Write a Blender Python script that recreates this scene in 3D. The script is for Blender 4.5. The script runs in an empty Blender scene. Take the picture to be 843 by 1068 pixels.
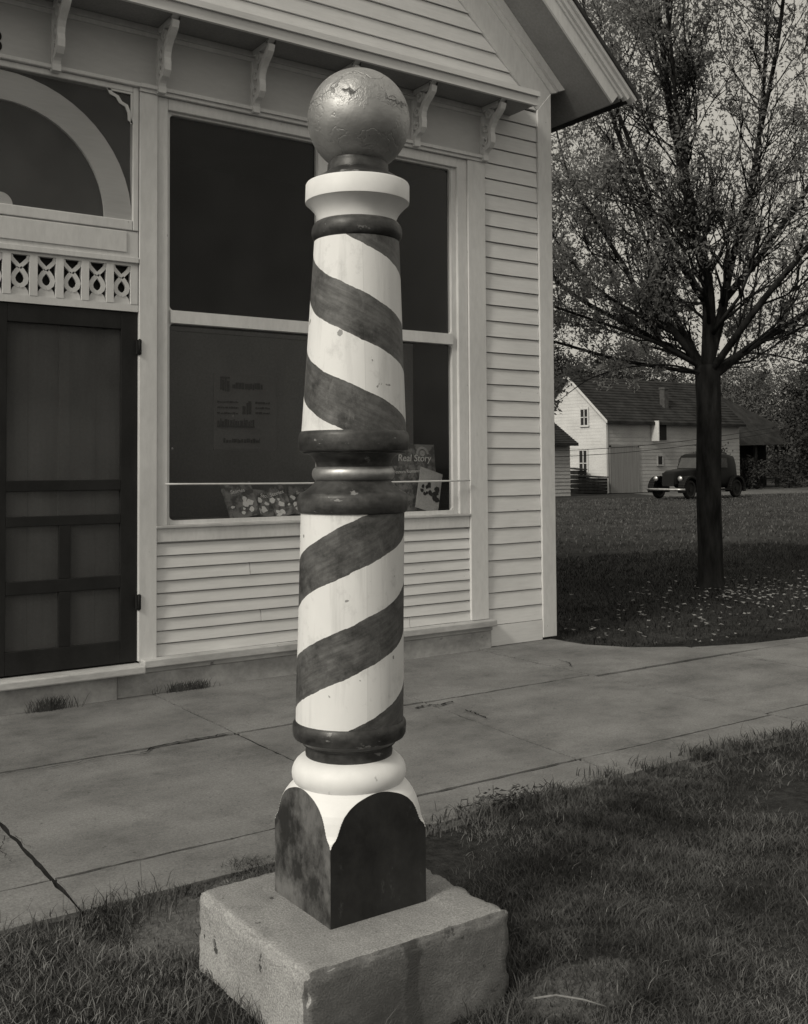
import bpy, math, random
import numpy as np
from mathutils import Vector, Matrix, Quaternion
random.seed(7); RNG = np.random.default_rng(7)
S = bpy.context.scene; COL = S.collection
PI = math.pi; R = math.radians

# ------------------------------------------------------------------ helpers
class MB:
    """collects vertices and faces that become ONE mesh object"""
    def __init__(s): s.v = []; s.f = []; s.sm = []
    def add(s, vs, fs, smooth=False):
        o = len(s.v); s.v += [tuple(p) for p in vs]
        for f in fs: s.f.append([i + o for i in f]); s.sm.append(smooth)
    def box(s, x0, x1, y0, y1, z0, z1):
        s.add([(x0,y0,z0),(x1,y0,z0),(x1,y1,z0),(x0,y1,z0),(x0,y0,z1),(x1,y0,z1),(x1,y1,z1),(x0,y1,z1)],
              [(0,3,2,1),(4,5,6,7),(0,1,5,4),(1,2,6,5),(2,3,7,6),(3,0,4,7)])
    def prism(s, poly, axis, a, b):
        """extrude a 2D polygon: axis 'y' -> poly in (x,z); 'x' -> poly in (y,z); 'z' -> poly in (x,y)"""
        n = len(poly)
        def P(p, t):
            return (p[0],t,p[1]) if axis == 'y' else (t,p[0],p[1]) if axis == 'x' else (p[0],p[1],t)
        vs = [P(p,a) for p in poly] + [P(p,b) for p in poly]
        fs = [list(range(n)), list(range(2*n-1, n-1, -1))]
        for i in range(n): j = (i+1) % n; fs.append([i, i+n, j+n, j])
        s.add(vs, fs)
    def strip(s, left, right, axis, a, b):
        """a band between two poly-lines, extruded"""
        for i in range(len(left)-1):
            s.prism([left[i], left[i+1], right[i+1], right[i]], axis, a, b)
    def lathe(s, prof, cx=0, cy=0, n=64, lean=None, cap=True):
        vs = []; fs = []
        for z, r in prof:
            dx, dy = lean(z) if lean else (0,0)
            for k in range(n):
                t = 2*PI*k/n; vs.append((cx+dx+r*math.cos(t), cy+dy+r*math.sin(t), z))
        for i in range(len(prof)-1):
            for k in range(n):
                a = i*n+k; b = i*n+(k+1)%n; fs.append((a,b,b+n,a+n))
        s.add(vs, fs, True)
        if cap:
            o = len(s.v)-len(vs)
            s.f.append([o+k for k in range(n)][::-1]); s.sm.append(False)
            s.f.append([o+(len(prof)-1)*n+k for k in range(n)]); s.sm.append(False)
    def tube(s, pts, rad, n=7):
        pts = [Vector(p) for p in pts]; rad = rad if isinstance(rad,(list,tuple)) else [rad]*len(pts)
        vs = []; fs = []; up = Vector((0.31,0.17,0.93)).normalized()
        for i, p in enumerate(pts):
            d = (pts[min(i+1,len(pts)-1)] - pts[max(i-1,0)]).normalized()
            u = d.cross(up)
            if u.length < 1e-3: u = d.cross(Vector((1,0,0)))
            u.normalize(); w = d.cross(u)
            for k in range(n):
                t = 2*PI*k/n; q = p + (u*math.cos(t) + w*math.sin(t))*rad[i]; vs.append(q[:])
        for i in range(len(pts)-1):
            for k in range(n):
                a = i*n+k; b = i*n+(k+1)%n; fs.append((a,b,b+n,a+n))
        fs.append(list(range(n))[::-1]); fs.append([(len(pts)-1)*n+k for k in range(n)])
        s.add(vs, fs, True)
    def build(s, name, mat, parent=None, bevel=0, loc=None):
        me = bpy.data.meshes.new(name); me.from_pydata(s.v, [], s.f); me.update()
        for p, q in zip(me.polygons, s.sm): p.use_smooth = q
        import bmesh
        bm = bmesh.new(); bm.from_mesh(me); bmesh.ops.recalc_face_normals(bm, faces=bm.faces); bm.to_mesh(me); bm.free()
        o = bpy.data.objects.new(name, me); COL.objects.link(o)
        if mat: me.materials.append(mat)
        if parent: o.parent = parent
        if loc: o.location = loc
        if bevel:
            m = o.modifiers.new('bevel','BEVEL'); m.width = bevel; m.segments = 2; m.limit_method = 'ANGLE'; m.angle_limit = R(35)
        return o

def empty(name, loc, label, cat, group=None):
    o = bpy.data.objects.new(name, None); COL.objects.link(o); o.location = loc; o.empty_display_size = .1
    return tag(o, label, cat, group)
def tag(o, label=None, cat=None, group=None, kind=None):
    if label: o['label'] = label
    if cat: o['category'] = cat
    if group: o['group'] = group
    if kind: o['kind'] = kind
    return o
def copy_tree(o, parent=None):
    c = o.copy(); COL.objects.link(c)
    if parent: c.parent = parent
    for ch in list(o.children): copy_tree(ch, c)
    return c

# ------------------------------------------------------------------ materials
def nt(name):
    m = bpy.data.materials.new(name); m.use_nodes = True
    return m, m.node_tree.nodes, m.node_tree.links
def g(v): return (v, v, v, 1)
def math_node(N, L, op, a, b=None):
    n = N.new('ShaderNodeMath'); n.operation = op
    for i, q in enumerate((a, b)):
        if q is None: continue
        if isinstance(q, (int, float)): n.inputs[i].default_value = q
        else: L.new(q, n.inputs[i])
    return n.outputs[0]
def ramp(N, L, src, p0, c0, p1, c1):
    r = N.new('ShaderNodeValToRGB'); L.new(src, r.inputs[0])
    r.color_ramp.elements[0].position = p0; r.color_ramp.elements[0].color = g(c0)
    r.color_ramp.elements[1].position = p1; r.color_ramp.elements[1].color = g(c1)
    return r.outputs[0]
def noise(N, L, vec, scale, stretch=(1,1,1), detail=6, rough=.6):
    mp = N.new('ShaderNodeMapping'); mp.inputs['Scale'].default_value = stretch; L.new(vec, mp.inputs[0])
    n = N.new('ShaderNodeTexNoise'); n.inputs['Scale'].default_value = scale; n.inputs['Detail'].default_value = detail
    n.inputs['Roughness'].default_value = rough; L.new(mp.outputs[0], n.inputs[0])
    return n.outputs['Fac']
def mix(N, L, f, a, b):
    m = N.new('ShaderNodeMix'); m.data_type = 'RGBA'
    for i, q in ((0,f),(6,a),(7,b)):
        if isinstance(q, (int,float)): m.inputs[i].default_value = q if i == 0 else g(q)
        else: L.new(q, m.inputs[i])
    return m.outputs[2]
def mat(name, a, b=None, scale=3, stretch=(1,1,1), rough=.6, spec=.3, metal=0, bump=.15, bscale=60, bstretch=(1,1,1), bdist=.004,
        spot=None, spot_scale=25, spot_cut=.68, spot_stretch=(1,1,1), lo=.35, hi=.65, fine=.12, transl=0):
    m, N, L = nt(name); p = N['Principled BSDF']; tc = N.new('ShaderNodeTexCoord').outputs['Object']
    b = a*.75 if b is None else b
    n1 = noise(N, L, tc, scale, stretch)
    c = ramp(N, L, n1, lo, a, hi, b)
    if fine:
        n2 = noise(N, L, tc, bscale, bstretch, 4)
        c2 = ramp(N, L, n2, .3, 1-fine, .7, 1+fine)
        mm = N.new('ShaderNodeMix'); mm.data_type = 'RGBA'; mm.blend_type = 'MULTIPLY'; mm.inputs[0].default_value = 1
        L.new(c, mm.inputs[6]); L.new(c2, mm.inputs[7]); c = mm.outputs[2]
    if spot is not None:
        n3 = noise(N, L, tc, spot_scale, spot_stretch, 5, .65)
        c = mix(N, L, ramp(N, L, n3, spot_cut, 0, spot_cut+.03, 1), c, spot)
    L.new(c, p.inputs['Base Color'])
    p.inputs['Roughness'].default_value = rough; p.inputs['Specular IOR Level'].default_value = spec; p.inputs['Metallic'].default_value = metal
    if bump:
        nb = noise(N, L, tc, bscale, bstretch, 5)
        bn = N.new('ShaderNodeBump'); bn.inputs['Strength'].default_value = bump; bn.inputs['Distance'].default_value = bdist
        L.new(nb, bn.inputs['Height']); L.new(bn.outputs[0], p.inputs['Normal'])
    return m

M = {}
M['siding'] = mat('white_siding_paint', .68, .60, 1.4, (1,1,2), .55, .25, bump=.12, bscale=35, bstretch=(.2,1,2), fine=.05, spot=.28, spot_scale=26, spot_cut=.715, spot_stretch=(.5,1,1.2))
M['trim'] = mat('white_trim_paint', .655, .56, 2, (1.5,1.5,.6), .5, .3, fine=.06, bump=.12, bscale=45, bstretch=(1,1,.3), spot=.25, spot_scale=20, spot_cut=.70, spot_stretch=(1,1,.4))
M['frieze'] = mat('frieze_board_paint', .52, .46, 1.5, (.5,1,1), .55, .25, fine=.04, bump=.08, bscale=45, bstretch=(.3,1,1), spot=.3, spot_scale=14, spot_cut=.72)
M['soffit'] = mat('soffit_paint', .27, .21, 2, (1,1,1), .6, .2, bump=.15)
M['sill'] = mat('worn_sill_paint', .52, .34, 5, (.5,1,1), .65, .2, bump=.4, bscale=40, bstretch=(.3,1,1), spot=.2, spot_scale=11, spot_cut=.66)
M['foundation'] = mat('foundation_cement', .40, .26, 4, (1,1,1.6), .85, .15, bump=.5, bscale=30, bdist=.01, spot=.12, spot_scale=9, spot_cut=.66)
M['black_paint'] = mat('black_screen_door_paint', .010, .018, 6, (1,1,.5), .55, .25, bump=.15, spot=.06, spot_scale=40, spot_cut=.75)
M['inner_door'] = mat('inner_door_boards', .16, .11, 3, (4,1,.2), .7, .2, bump=.2)
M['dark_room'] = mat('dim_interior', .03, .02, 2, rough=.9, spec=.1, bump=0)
M['iron'] = mat('black_iron', .008, .014, 20, rough=.8, spec=.3, bump=.3)
M['cord'] = mat('pale_cord', .6, .5, 30, rough=.7)
M['roof_wood'] = mat('dark_shingle', .06, .035, 4, (1,1,1), .85, .1, bump=.6, bscale=12, bdist=.02)
M['concrete'] = mat('sidewalk_concrete', .205, .100, 1.7, (1,1.4,1), .85, .2, bump=.5, bscale=90, bdist=.003, spot=.09, spot_scale=2.2, spot_cut=.69, fine=.22, lo=.36, hi=.66)
def walk_mat():
    m = M['concrete']; N = m.node_tree.nodes; L = m.node_tree.links; p = N['Principled BSDF']; tc = N.new('ShaderNodeTexCoord').outputs['Object']
    src = p.inputs['Base Color'].links[0].from_socket
    sm = ramp(N, L, noise(N, L, tc, 7.5, (1,1.3,1), 14, .85), .40, 0, .66, .55); c = mix(N, L, sm, src, .23)       # rubbed pale smears
    st = ramp(N, L, noise(N, L, tc, 3.1, (1.4,1,1), 9, .72), .54, 0, .72, .50); c = mix(N, L, st, c, .075)            # dark stains
    sp = ramp(N, L, noise(N, L, tc, 46, (1,1,1), 3, .5), .66, 0, .72, .6); c = mix(N, L, sp, c, .06)
    gr = ramp(N, L, noise(N, L, tc, 170, (1,1,1), 3, .6), .35, .86, .65, 1.14); mg = N.new('ShaderNodeMix'); mg.data_type = 'RGBA'; mg.blend_type = 'MULTIPLY'; mg.inputs[0].default_value = 1; L.new(c, mg.inputs[6]); L.new(gr, mg.inputs[7]); c = mg.outputs[2]
    L.new(c, p.inputs['Base Color'])
walk_mat()
M['block_concrete'] = mat('cast_block_concrete', .38, .27, 5, (1,1,1), .92, .12, bump=.8, bscale=210, bdist=.004, spot=.07, spot_scale=20, spot_cut=.655, fine=.40)
def block_mat():
    m = M['block_concrete']; N = m.node_tree.nodes; L = m.node_tree.links; p = N['Principled BSDF']
    tcn = N.new('ShaderNodeTexCoord'); tc = tcn.outputs['Object']; src = p.inputs['Base Color'].links[0].from_socket
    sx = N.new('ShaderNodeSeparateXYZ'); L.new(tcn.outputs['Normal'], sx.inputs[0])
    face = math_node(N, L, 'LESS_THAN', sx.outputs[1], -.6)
    shade_stain = ramp(N, L, noise(N, L, tc, 3.2, (1,1,.7), 6, .65), .30, .95, .75, .45)          # street face darkened: painted shade over a mossy stain
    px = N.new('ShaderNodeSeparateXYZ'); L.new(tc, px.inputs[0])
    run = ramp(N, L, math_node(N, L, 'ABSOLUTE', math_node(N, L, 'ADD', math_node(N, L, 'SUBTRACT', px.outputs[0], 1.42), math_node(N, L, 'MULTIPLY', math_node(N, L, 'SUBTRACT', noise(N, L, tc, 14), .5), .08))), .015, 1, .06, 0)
    f = math_node(N, L, 'MULTIPLY', face, math_node(N, L, 'MAXIMUM', shade_stain, run))
    topf = math_node(N, L, 'GREATER_THAN', sx.outputs[2], .7)          # top face, mottled darker
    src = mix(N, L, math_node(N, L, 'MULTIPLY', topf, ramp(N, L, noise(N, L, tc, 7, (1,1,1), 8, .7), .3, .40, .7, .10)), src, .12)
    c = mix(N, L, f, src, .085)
    L.new(c, p.inputs['Base Color'])
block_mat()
M['bark'] = mat('dark_bark', .040, .012, 10, (1,1,.25), .95, .05, bump=.9, bscale=16, bstretch=(1,1,.18), bdist=.03)
def leaf_mat(name, a, b, sc, tr):
    m, N, L = nt(name); N.remove(N['Principled BSDF']); tc = N.new('ShaderNodeTexCoord').outputs['Object']
    c = ramp(N, L, noise(N, L, tc, sc), .35, a, .65, b)
    d = N.new('ShaderNodeBsdfDiffuse'); t = N.new('ShaderNodeBsdfTranslucent'); L.new(c, d.inputs[0]); L.new(c, t.inputs[0])
    x = N.new('ShaderNodeMixShader'); x.inputs[0].default_value = tr; L.new(d.outputs[0], x.inputs[1]); L.new(t.outputs[0], x.inputs[2]); L.new(x.outputs[0], N['Material Output'].inputs[0])
    return m
M['leaf'] = leaf_mat('spring_leaf', .34, .22, 1.1, .5)
M['leaf_dark'] = mat('dense_leaf', .055, .025, .5, rough=.7, spec=.15, bump=0, fine=0)
M['leaf_pale'] = mat('distant_leaf', .13, .08, .3, rough=.8, spec=.1, bump=0, fine=0)
M['blade'] = mat('grass_blade', .125, .034, 3.2, rough=.7, spec=.15, bump=0, fine=.3, bscale=40)
M['blade_shade'] = mat('shaded_grass_blade', .048, .022, 1.5, rough=.7, spec=.15, bump=0, fine=.3, bscale=20)  # darker copy of the blade colour, shade painted into the lawn
M['blade_dry'] = mat('dry_grass_blade', .24, .12, 6, rough=.8, spec=.15, bump=0, fine=.2)
M['petal'] = mat('pale_petal', .28, .16, 9, rough=.8, spec=.1, bump=0)
M['barn'] = mat('barn_white_paint', .62, .52, .8, (1,1,2), .7, .15, bump=.1, bscale=20)
M['barn_long'] = mat('barn_grey_boards', .38, .29, .8, (1,1,2), .75, .1, bump=.1, bscale=20)
M['barn_door'] = mat('grey_board_door', .24, .18, 3, (6,1,.2), .8, .1, bump=.2)
M['barn_roof'] = mat('old_wood_shingles', .045, .022, 3, (.6,.6,.6), .9, .05, bump=.5, bscale=9, bdist=.04)
M['dark_wood'] = mat('weathered_dark_wood', .04, .02, 4, (1,1,.3), .9, .05, bump=.3)
M['brick'] = mat('old_brick', .09, .05, 6, rough=.9)
M['car'] = mat('dark_car_lacquer', .006, .009, 3, rough=.5, spec=.12, bump=0, fine=0)
M['rubber'] = mat('tyre_rubber', .012, .02, 9, rough=.8, spec=.2)
M['chrome'] = mat('plated_metal', .5, .35, 5, rough=.4, metal=.9, bump=0, fine=0)
M['car_glass'] = mat('car_window', .03, .05, 3, rough=.12, spec=.5, bump=0, fine=0)
M['gravel'] = mat('pale_gravel', .15, .09, 1.2, rough=.95, spec=.05, bump=.4, bscale=12, bdist=.03)
M['paper'] = mat('pale_paper', .50, .40, 12, rough=.6, bump=0)
M['paper_mid'] = mat('grey_printed_paper', .26, .09, 16, rough=.6, bump=0, lo=.44, hi=.56)
M['ink'] = mat('dark_ink', .014, .02, 10, rough=.7, bump=0)
M['sign_sheet'] = mat('dim_window_sheet', .085, .07, 6, rough=.8, bump=0)
M['transom_pane'] = mat('dusty_transom_pane', .075, .05, 2, rough=.5, spec=.2, bump=0)
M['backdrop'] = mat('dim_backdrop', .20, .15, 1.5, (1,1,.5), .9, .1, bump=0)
M['white_ink'] = mat('white_lettering', .85, .8, 10, rough=.6, bump=0)

def ground_mat():
    m, N, L = nt('lawn_ground'); p = N['Principled BSDF']; tc = N.new('ShaderNodeTexCoord').outputs['Object']
    c = ramp(N, L, noise(N, L, tc, .55), .35, .03, .68, .062)
    c2 = ramp(N, L, noise(N, L, tc, 18, (1,1,1), 8, .75), .35, .45, .7, 1.5)
    mm = N.new('ShaderNodeMix'); mm.data_type = 'RGBA'; mm.blend_type = 'MULTIPLY'; mm.inputs[0].default_value = 1
    L.new(c, mm.inputs[6]); L.new(c2, mm.inputs[7]); L.new(mm.outputs[2], p.inputs['Base Color'])
    p.inputs['Roughness'].default_value = .95; p.inputs['Specular IOR Level'].default_value = .05
    b = N.new('ShaderNodeBump'); b.inputs['Strength'].default_value = .8; b.inputs['Distance'].default_value = .03
    L.new(noise(N, L, tc, 30, (1,1,1), 6, .7), b.inputs['Height']); L.new(b.outputs[0], p.inputs['Normal'])
    return m
M['ground'] = ground_mat()
def verge_mat():
    m = M['ground'].copy(); m.name = 'verge_turf_and_soil'; N = m.node_tree.nodes; L = m.node_tree.links; p = N['Principled BSDF']; tc = N.new('ShaderNodeTexCoord').outputs['Object']
    src = p.inputs['Base Color'].links[0].from_socket; c = src
    soil = ramp(N, L, noise(N, L, tc, 28, (1,1,1), 8, .75), .35, .10, .68, .19)
    sx = N.new('ShaderNodeSeparateXYZ'); L.new(tc, sx.inputs[0]); wob = math_node(N, L, 'MULTIPLY', math_node(N, L, 'SUBTRACT', noise(N, L, tc, 11, (1,1,1), 6, .7), .5), 1.5)
    for cx, cy, rx, ry in ((1.22,-3.0,.17,.27),(1.87,-3.93,.20,.12),(1.95,-2.78,.8,.05),(4.2,-2.78,1.6,.05)):
        u = math_node(N, L, 'DIVIDE', math_node(N, L, 'SUBTRACT', sx.outputs[0], cx), rx); v = math_node(N, L, 'DIVIDE', math_node(N, L, 'SUBTRACT', sx.outputs[1], cy), ry)
        d = math_node(N, L, 'ADD', math_node(N, L, 'ADD', math_node(N, L, 'MULTIPLY', u, u), math_node(N, L, 'MULTIPLY', v, v)), wob)
        c = mix(N, L, ramp(N, L, d, .7, 1, 1.2, 0), c, soil)
    L.new(c, p.inputs['Base Color']); return m
M['verge'] = verge_mat()
M['dirt'] = mat('dark_joint_soil', .02, .035, 6, rough=1, spec=0)

def glass_mat(name, tint, refl):
    m, N, L = nt(name); N.remove(N['Principled BSDF']); out = N['Material Output']
    t = N.new('ShaderNodeBsdfTransparent'); t.inputs[0].default_value = g(tint)
    gl = N.new('ShaderNodeBsdfGlossy'); gl.inputs['Roughness'].default_value = .03; gl.inputs[0].default_value = g(.9)
    fr = N.new('ShaderNodeFresnel'); fr.inputs[0].default_value = 1.45
    mx = N.new('ShaderNodeMixShader'); L.new(math_node(N, L, 'MULTIPLY', fr.outputs[0], refl), mx.inputs[0])
    L.new(t.outputs[0], mx.inputs[1]); L.new(gl.outputs[0], mx.inputs[2])
    tc = N.new('ShaderNodeTexCoord').outputs['Object']; d = N.new('ShaderNodeBsdfDiffuse'); d.inputs[0].default_value = g(.5)
    speck = ramp(N, L, noise(N, L, tc, 30, (1,1,1), 2, .4), .775, 0, .80, .35)
    film = ramp(N, L, noise(N, L, tc, 2.5, (1,1,1), 6, .6), .3, .006, .7, .022)
    m2 = N.new('ShaderNodeMixShader'); L.new(math_node(N, L, 'MAXIMUM', speck, film), m2.inputs[0]); L.new(mx.outputs[0], m2.inputs[1]); L.new(d.outputs[0], m2.inputs[2]); L.new(m2.outputs[0], out.inputs[0])
    return m
M['glass'] = glass_mat('window_glass', .9, .30)
def screen_mat(name, cover, v):
    m, N, L = nt(name); N.remove(N['Principled BSDF']); out = N['Material Output']
    t = N.new('ShaderNodeBsdfTransparent'); d = N.new('ShaderNodeBsdfDiffuse')
    tc = N.new('ShaderNodeTexCoord').outputs['Object']
    L.new(ramp(N, L, noise(N, L, tc, 2.5), .3, v*.7, .7, v*1.2), d.inputs[0])
    mx = N.new('ShaderNodeMixShader'); mx.inputs[0].default_value = cover
    L.new(t.outputs[0], mx.inputs[1]); L.new(d.outputs[0], mx.inputs[2]); L.new(mx.outputs[0], out.inputs[0])
    return m
M['screen'] = screen_mat('rusty_wire_screen', .55, .095)
M['transom_screen'] = screen_mat('fine_wire_screen', .32, .20)

CAM_ANG = math.atan2(-2.313, -1.436)       # side of the pole that the stripes are laid out from
def stripe_mat(name, period, lo, up):
    """hand painted spiral: up=+1 climbs anticlockwise, -1 the other way"""
    m, N, L = nt(name); p = N['Principled BSDF']; tc = N.new('ShaderNodeTexCoord').outputs['Object']
    mp = N.new('ShaderNodeMapping'); mp.vector_type = 'POINT'; mp.inputs['Rotation'].default_value = (0,0,-CAM_ANG); L.new(tc, mp.inputs[0])
    sx = N.new('ShaderNodeSeparateXYZ'); L.new(mp.outputs[0], sx.inputs[0])
    th = math_node(N, L, 'ARCTAN2', sx.outputs[1], sx.outputs[0])
    f = math_node(N, L, 'SUBTRACT', math_node(N, L, 'MULTIPLY', th, period/PI), math_node(N, L, 'MULTIPLY', math_node(N, L, 'SINE', th), .02))
    wob = math_node(N, L, 'MULTIPLY', math_node(N, L, 'SUBTRACT', noise(N, L, tc, 13, detail=7, rough=.65), .5), .016)
    v = math_node(N, L, 'ADD', sx.outputs[2], wob)
    v = math_node(N, L, 'ADD' if up < 0 else 'SUBTRACT', v, f)
    fr = math_node(N, L, 'FRACT', math_node(N, L, 'DIVIDE', math_node(N, L, 'SUBTRACT', v, lo), period))
    duty = math_node(N, L, 'LESS_THAN', fr, .49)
    # worn dark paint with brush marks, white paint with a little dirt and a glued-up seam
    br = noise(N, L, tc, 8, (1,1,1.3), 10, .75)
    dark = ramp(N, L, br, .38, .028, .62, .115)
    br2 = ramp(N, L, noise(N, L, tc, 17, (1,1,.8), 10, .8), .46, 0, .64, .75); dark = mix(N, L, br2, dark, .135)
    cb = N.new('ShaderNodeCombineXYZ'); L.new(math_node(N, L, 'MULTIPLY', th, 1.6), cb.inputs[0]); L.new(math_node(N, L, 'MULTIPLY', v, 75), cb.inputs[1])
    stroke = ramp(N, L, noise(N, L, cb.outputs[0], 1.0, (1,1,1), 5, .7), .32, .55, .70, 1.55)
    ms = N.new('ShaderNodeMix'); ms.data_type = 'RGBA'; ms.blend_type = 'MULTIPLY'; ms.inputs[0].default_value = .8; L.new(dark, ms.inputs[6]); L.new(stroke, ms.inputs[7]); dark = ms.outputs[2]
    sc = ramp(N, L, noise(N, L, tc, 24, (1,1,.55), 6, .75), .57, 0, .68, .7)
    dark = mix(N, L, sc, dark, .16)
    white = ramp(N, L, noise(N, L, tc, 5, (1,1,.5), 6, .6), .3, .84, .75, .74)
    run = ramp(N, L, noise(N, L, tc, 22, (1,1,.09), 5, .6), .52, 0, .72, .36)
    white = mix(N, L, run, white, .30)
    grime = ramp(N, L, noise(N, L, tc, 12, (1,1,.8), 8, .75), .54, 0, .72, .40)
    white = mix(N, L, grime, white, .26)
    chip = ramp(N, L, noise(N, L, tc, 31, (1,1,1), 3, .5), .70, 0, .715, 1)
    white = mix(N, L, chip, white, .3)
    c = mix(N, L, duty, white, dark)
    seam = math_node(N, L, 'LESS_THAN', math_node(N, L, 'ABSOLUTE', math_node(N, L, 'SUBTRACT', th, .34)), .006)
    c = mix(N, L, math_node(N, L, 'MULTIPLY', seam, .15), c, .12)
    stave = math_node(N, L, 'GREATER_THAN', th, .34)          # a little darker past the seam
    c = mix(N, L, math_node(N, L, 'MULTIPLY', stave, .10), c, .12)
    L.new(c, p.inputs['Base Color']); p.inputs['Roughness'].default_value = .5; p.inputs['Specular IOR Level'].default_value = .35
    b = N.new('ShaderNodeBump'); b.inputs['Strength'].default_value = .25; b.inputs['Distance'].default_value = .003
    L.new(math_node(N, L, 'ADD', noise(N, L, tc, 45, (1,1,.25), 4), math_node(N, L, 'MULTIPLY', seam, -1.5)), b.inputs['Height']); L.new(b.outputs[0], p.inputs['Normal'])
    return m
M['stripe_top'] = stripe_mat('upper_spiral_paint', .249, 1.636-.2, -1)
M['stripe_low'] = stripe_mat('lower_spiral_paint', .252, .782-.2, +1)
M['pole_white'] = mat('pole_white_paint', .84, .76, 6, (1,1,.7), .5, .35, bump=.06, bscale=30, fine=.03, spot=.52, spot_scale=13, spot_cut=.64)
M['pole_dark'] = mat('pole_dark_paint', .020, .065, 12, (1,1,2), .42, .4, bump=.2, bscale=60, fine=.3, spot=.20, spot_scale=15, spot_cut=.63, spot_stretch=(1,1,2.5))
M['gilt'] = mat('pole_gilt_ring', .45, .36, 12, rough=.42, metal=.75, bump=.15)
def ball_mat():
    m, N, L = nt('cracked_gilt_ball'); p = N['Principled BSDF']; tc = N.new('ShaderNodeTexCoord').outputs['Object']
    c = ramp(N, L, noise(N, L, tc, 9, detail=8, rough=.7), .3, .30, .7, .44)
    pit = ramp(N, L, noise(N, L, tc, 38, detail=4), .68, 0, .74, .6)
    c = mix(N, L, pit, c, .12)
    # crumpled, cracked belt: a ragged line across the middle
    vo = N.new('ShaderNodeTexVoronoi'); vo.feature = 'DISTANCE_TO_EDGE'; vo.inputs['Scale'].default_value = 5.5
    wp = N.new('ShaderNodeTexNoise'); wp.inputs['Scale'].default_value = 14; wp.inputs['Detail'].default_value = 5; L.new(tc, wp.inputs[0])
    mv = N.new('ShaderNodeMix'); mv.data_type = 'RGBA'; mv.inputs[0].default_value = .22; L.new(tc, mv.inputs[6]); L.new(wp.outputs['Color'], mv.inputs[7])
    L.new(mv.outputs[2], vo.inputs['Vector'])
    crack = ramp(N, L, vo.outputs['Distance'], 0.004, 1, .022, 0)
    sx = N.new('ShaderNodeSeparateXYZ'); L.new(tc, sx.inputs[0])
    wz = math_node(N, L, 'ADD', sx.outputs[2], math_node(N, L, 'MULTIPLY', math_node(N, L, 'SUBTRACT', noise(N, L, tc, 11, detail=6, rough=.7), .5), .16))
    belt = ramp(N, L, wz, -.05, .12, .05, 1)
    line = ramp(N, L, math_node(N, L, 'ABSOLUTE', math_node(N, L, 'SUBTRACT', wz, .030)), .002, 1, .0055, 0)
    k = math_node(N, L, 'MAXIMUM', math_node(N, L, 'MULTIPLY', math_node(N, L, 'MULTIPLY', crack, belt), .45), math_node(N, L, 'MULTIPLY', line, ramp(N, L, noise(N, L, tc, 9, detail=2), .48, 0, .52, 1)))
    c = mix(N, L, math_node(N, L, 'MULTIPLY', k, .75), c, .06)
    L.new(c, p.inputs['Base Color']); p.inputs['Metallic'].default_value = .7; p.inputs['Roughness'].default_value = .46
    h = math_node(N, L, 'ADD', math_node(N, L, 'MULTIPLY', noise(N, L, tc, 16, detail=6, rough=.65), math_node(N, L, 'ADD', math_node(N, L, 'MULTIPLY', belt, 1.0), .10)), math_node(N, L, 'MULTIPLY', k, -.9))
    b = N.new('ShaderNodeBump'); b.inputs['Strength'].default_value = .55; b.inputs['Distance'].default_value = .016
    L.new(h, b.inputs['Height']); L.new(b.outputs[0], p.inputs['Normal'])
    return m
M['ball'] = ball_mat()
def plinth_mat():
    m, N, L = nt('plinth_shield_paint'); p = N['Principled BSDF']; tc = N.new('ShaderNodeTexCoord').outputs['Object']
    sx = N.new('ShaderNodeSeparateXYZ'); L.new(tc, sx.inputs[0])
    mxx = math_node(N, L, 'MAXIMUM', math_node(N, L, 'ABSOLUTE', sx.outputs[0]), math_node(N, L, 'ABSOLUTE', sx.outputs[1]))
    face = math_node(N, L, 'GREATER_THAN', mxx, .14035)
    worn_lit = ramp(N, L, noise(N, L, tc, 6.5, (1,1,.8), 9, .75), .42, .022, .60, .15)     # patchy west face painted lighter as if lit, street face darker as if shaded
    shaded_coat = ramp(N, L, noise(N, L, tc, 9, (1,1,.8), 8, .7), .36, .014, .7, .038)
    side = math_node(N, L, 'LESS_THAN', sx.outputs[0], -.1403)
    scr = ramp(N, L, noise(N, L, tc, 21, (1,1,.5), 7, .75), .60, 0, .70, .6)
    dark = mix(N, L, scr, mix(N, L, side, shaded_coat, worn_lit), .11)
    white = ramp(N, L, noise(N, L, tc, 6), .3, .84, .75, .74)
    L.new(mix(N, L, face, white, dark), p.inputs['Base Color']); p.inputs['Roughness'].default_value = .48; p.inputs['Specular IOR Level'].default_value = .35
    b = N.new('ShaderNodeBump'); b.inputs['Strength'].default_value = .25; b.inputs['Distance'].default_value = .004
    L.new(noise(N, L, tc, 35, (1,1,.6), 5), b.inputs['Height']); L.new(b.outputs[0], p.inputs['Normal'])
    return m
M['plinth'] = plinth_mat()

# ------------------------------------------------------------------ ground, sidewalk
mb = MB(); mb.add([(-500,-500,-.02),(700,-500,-.02),(700,700,-.02),(-500,700,-.02)], [(0,1,2,3)])
tag(mb.build('ground', M['ground']), kind='structure')
mb = MB(); mb.prism([(33.5,23.2),(60,20.5),(75,20),(75,31),(47,30.6),(36,27.4)], 'z', -.03, -.012)
tag(mb.build('driveway', M['gravel']), kind='structure')

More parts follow.
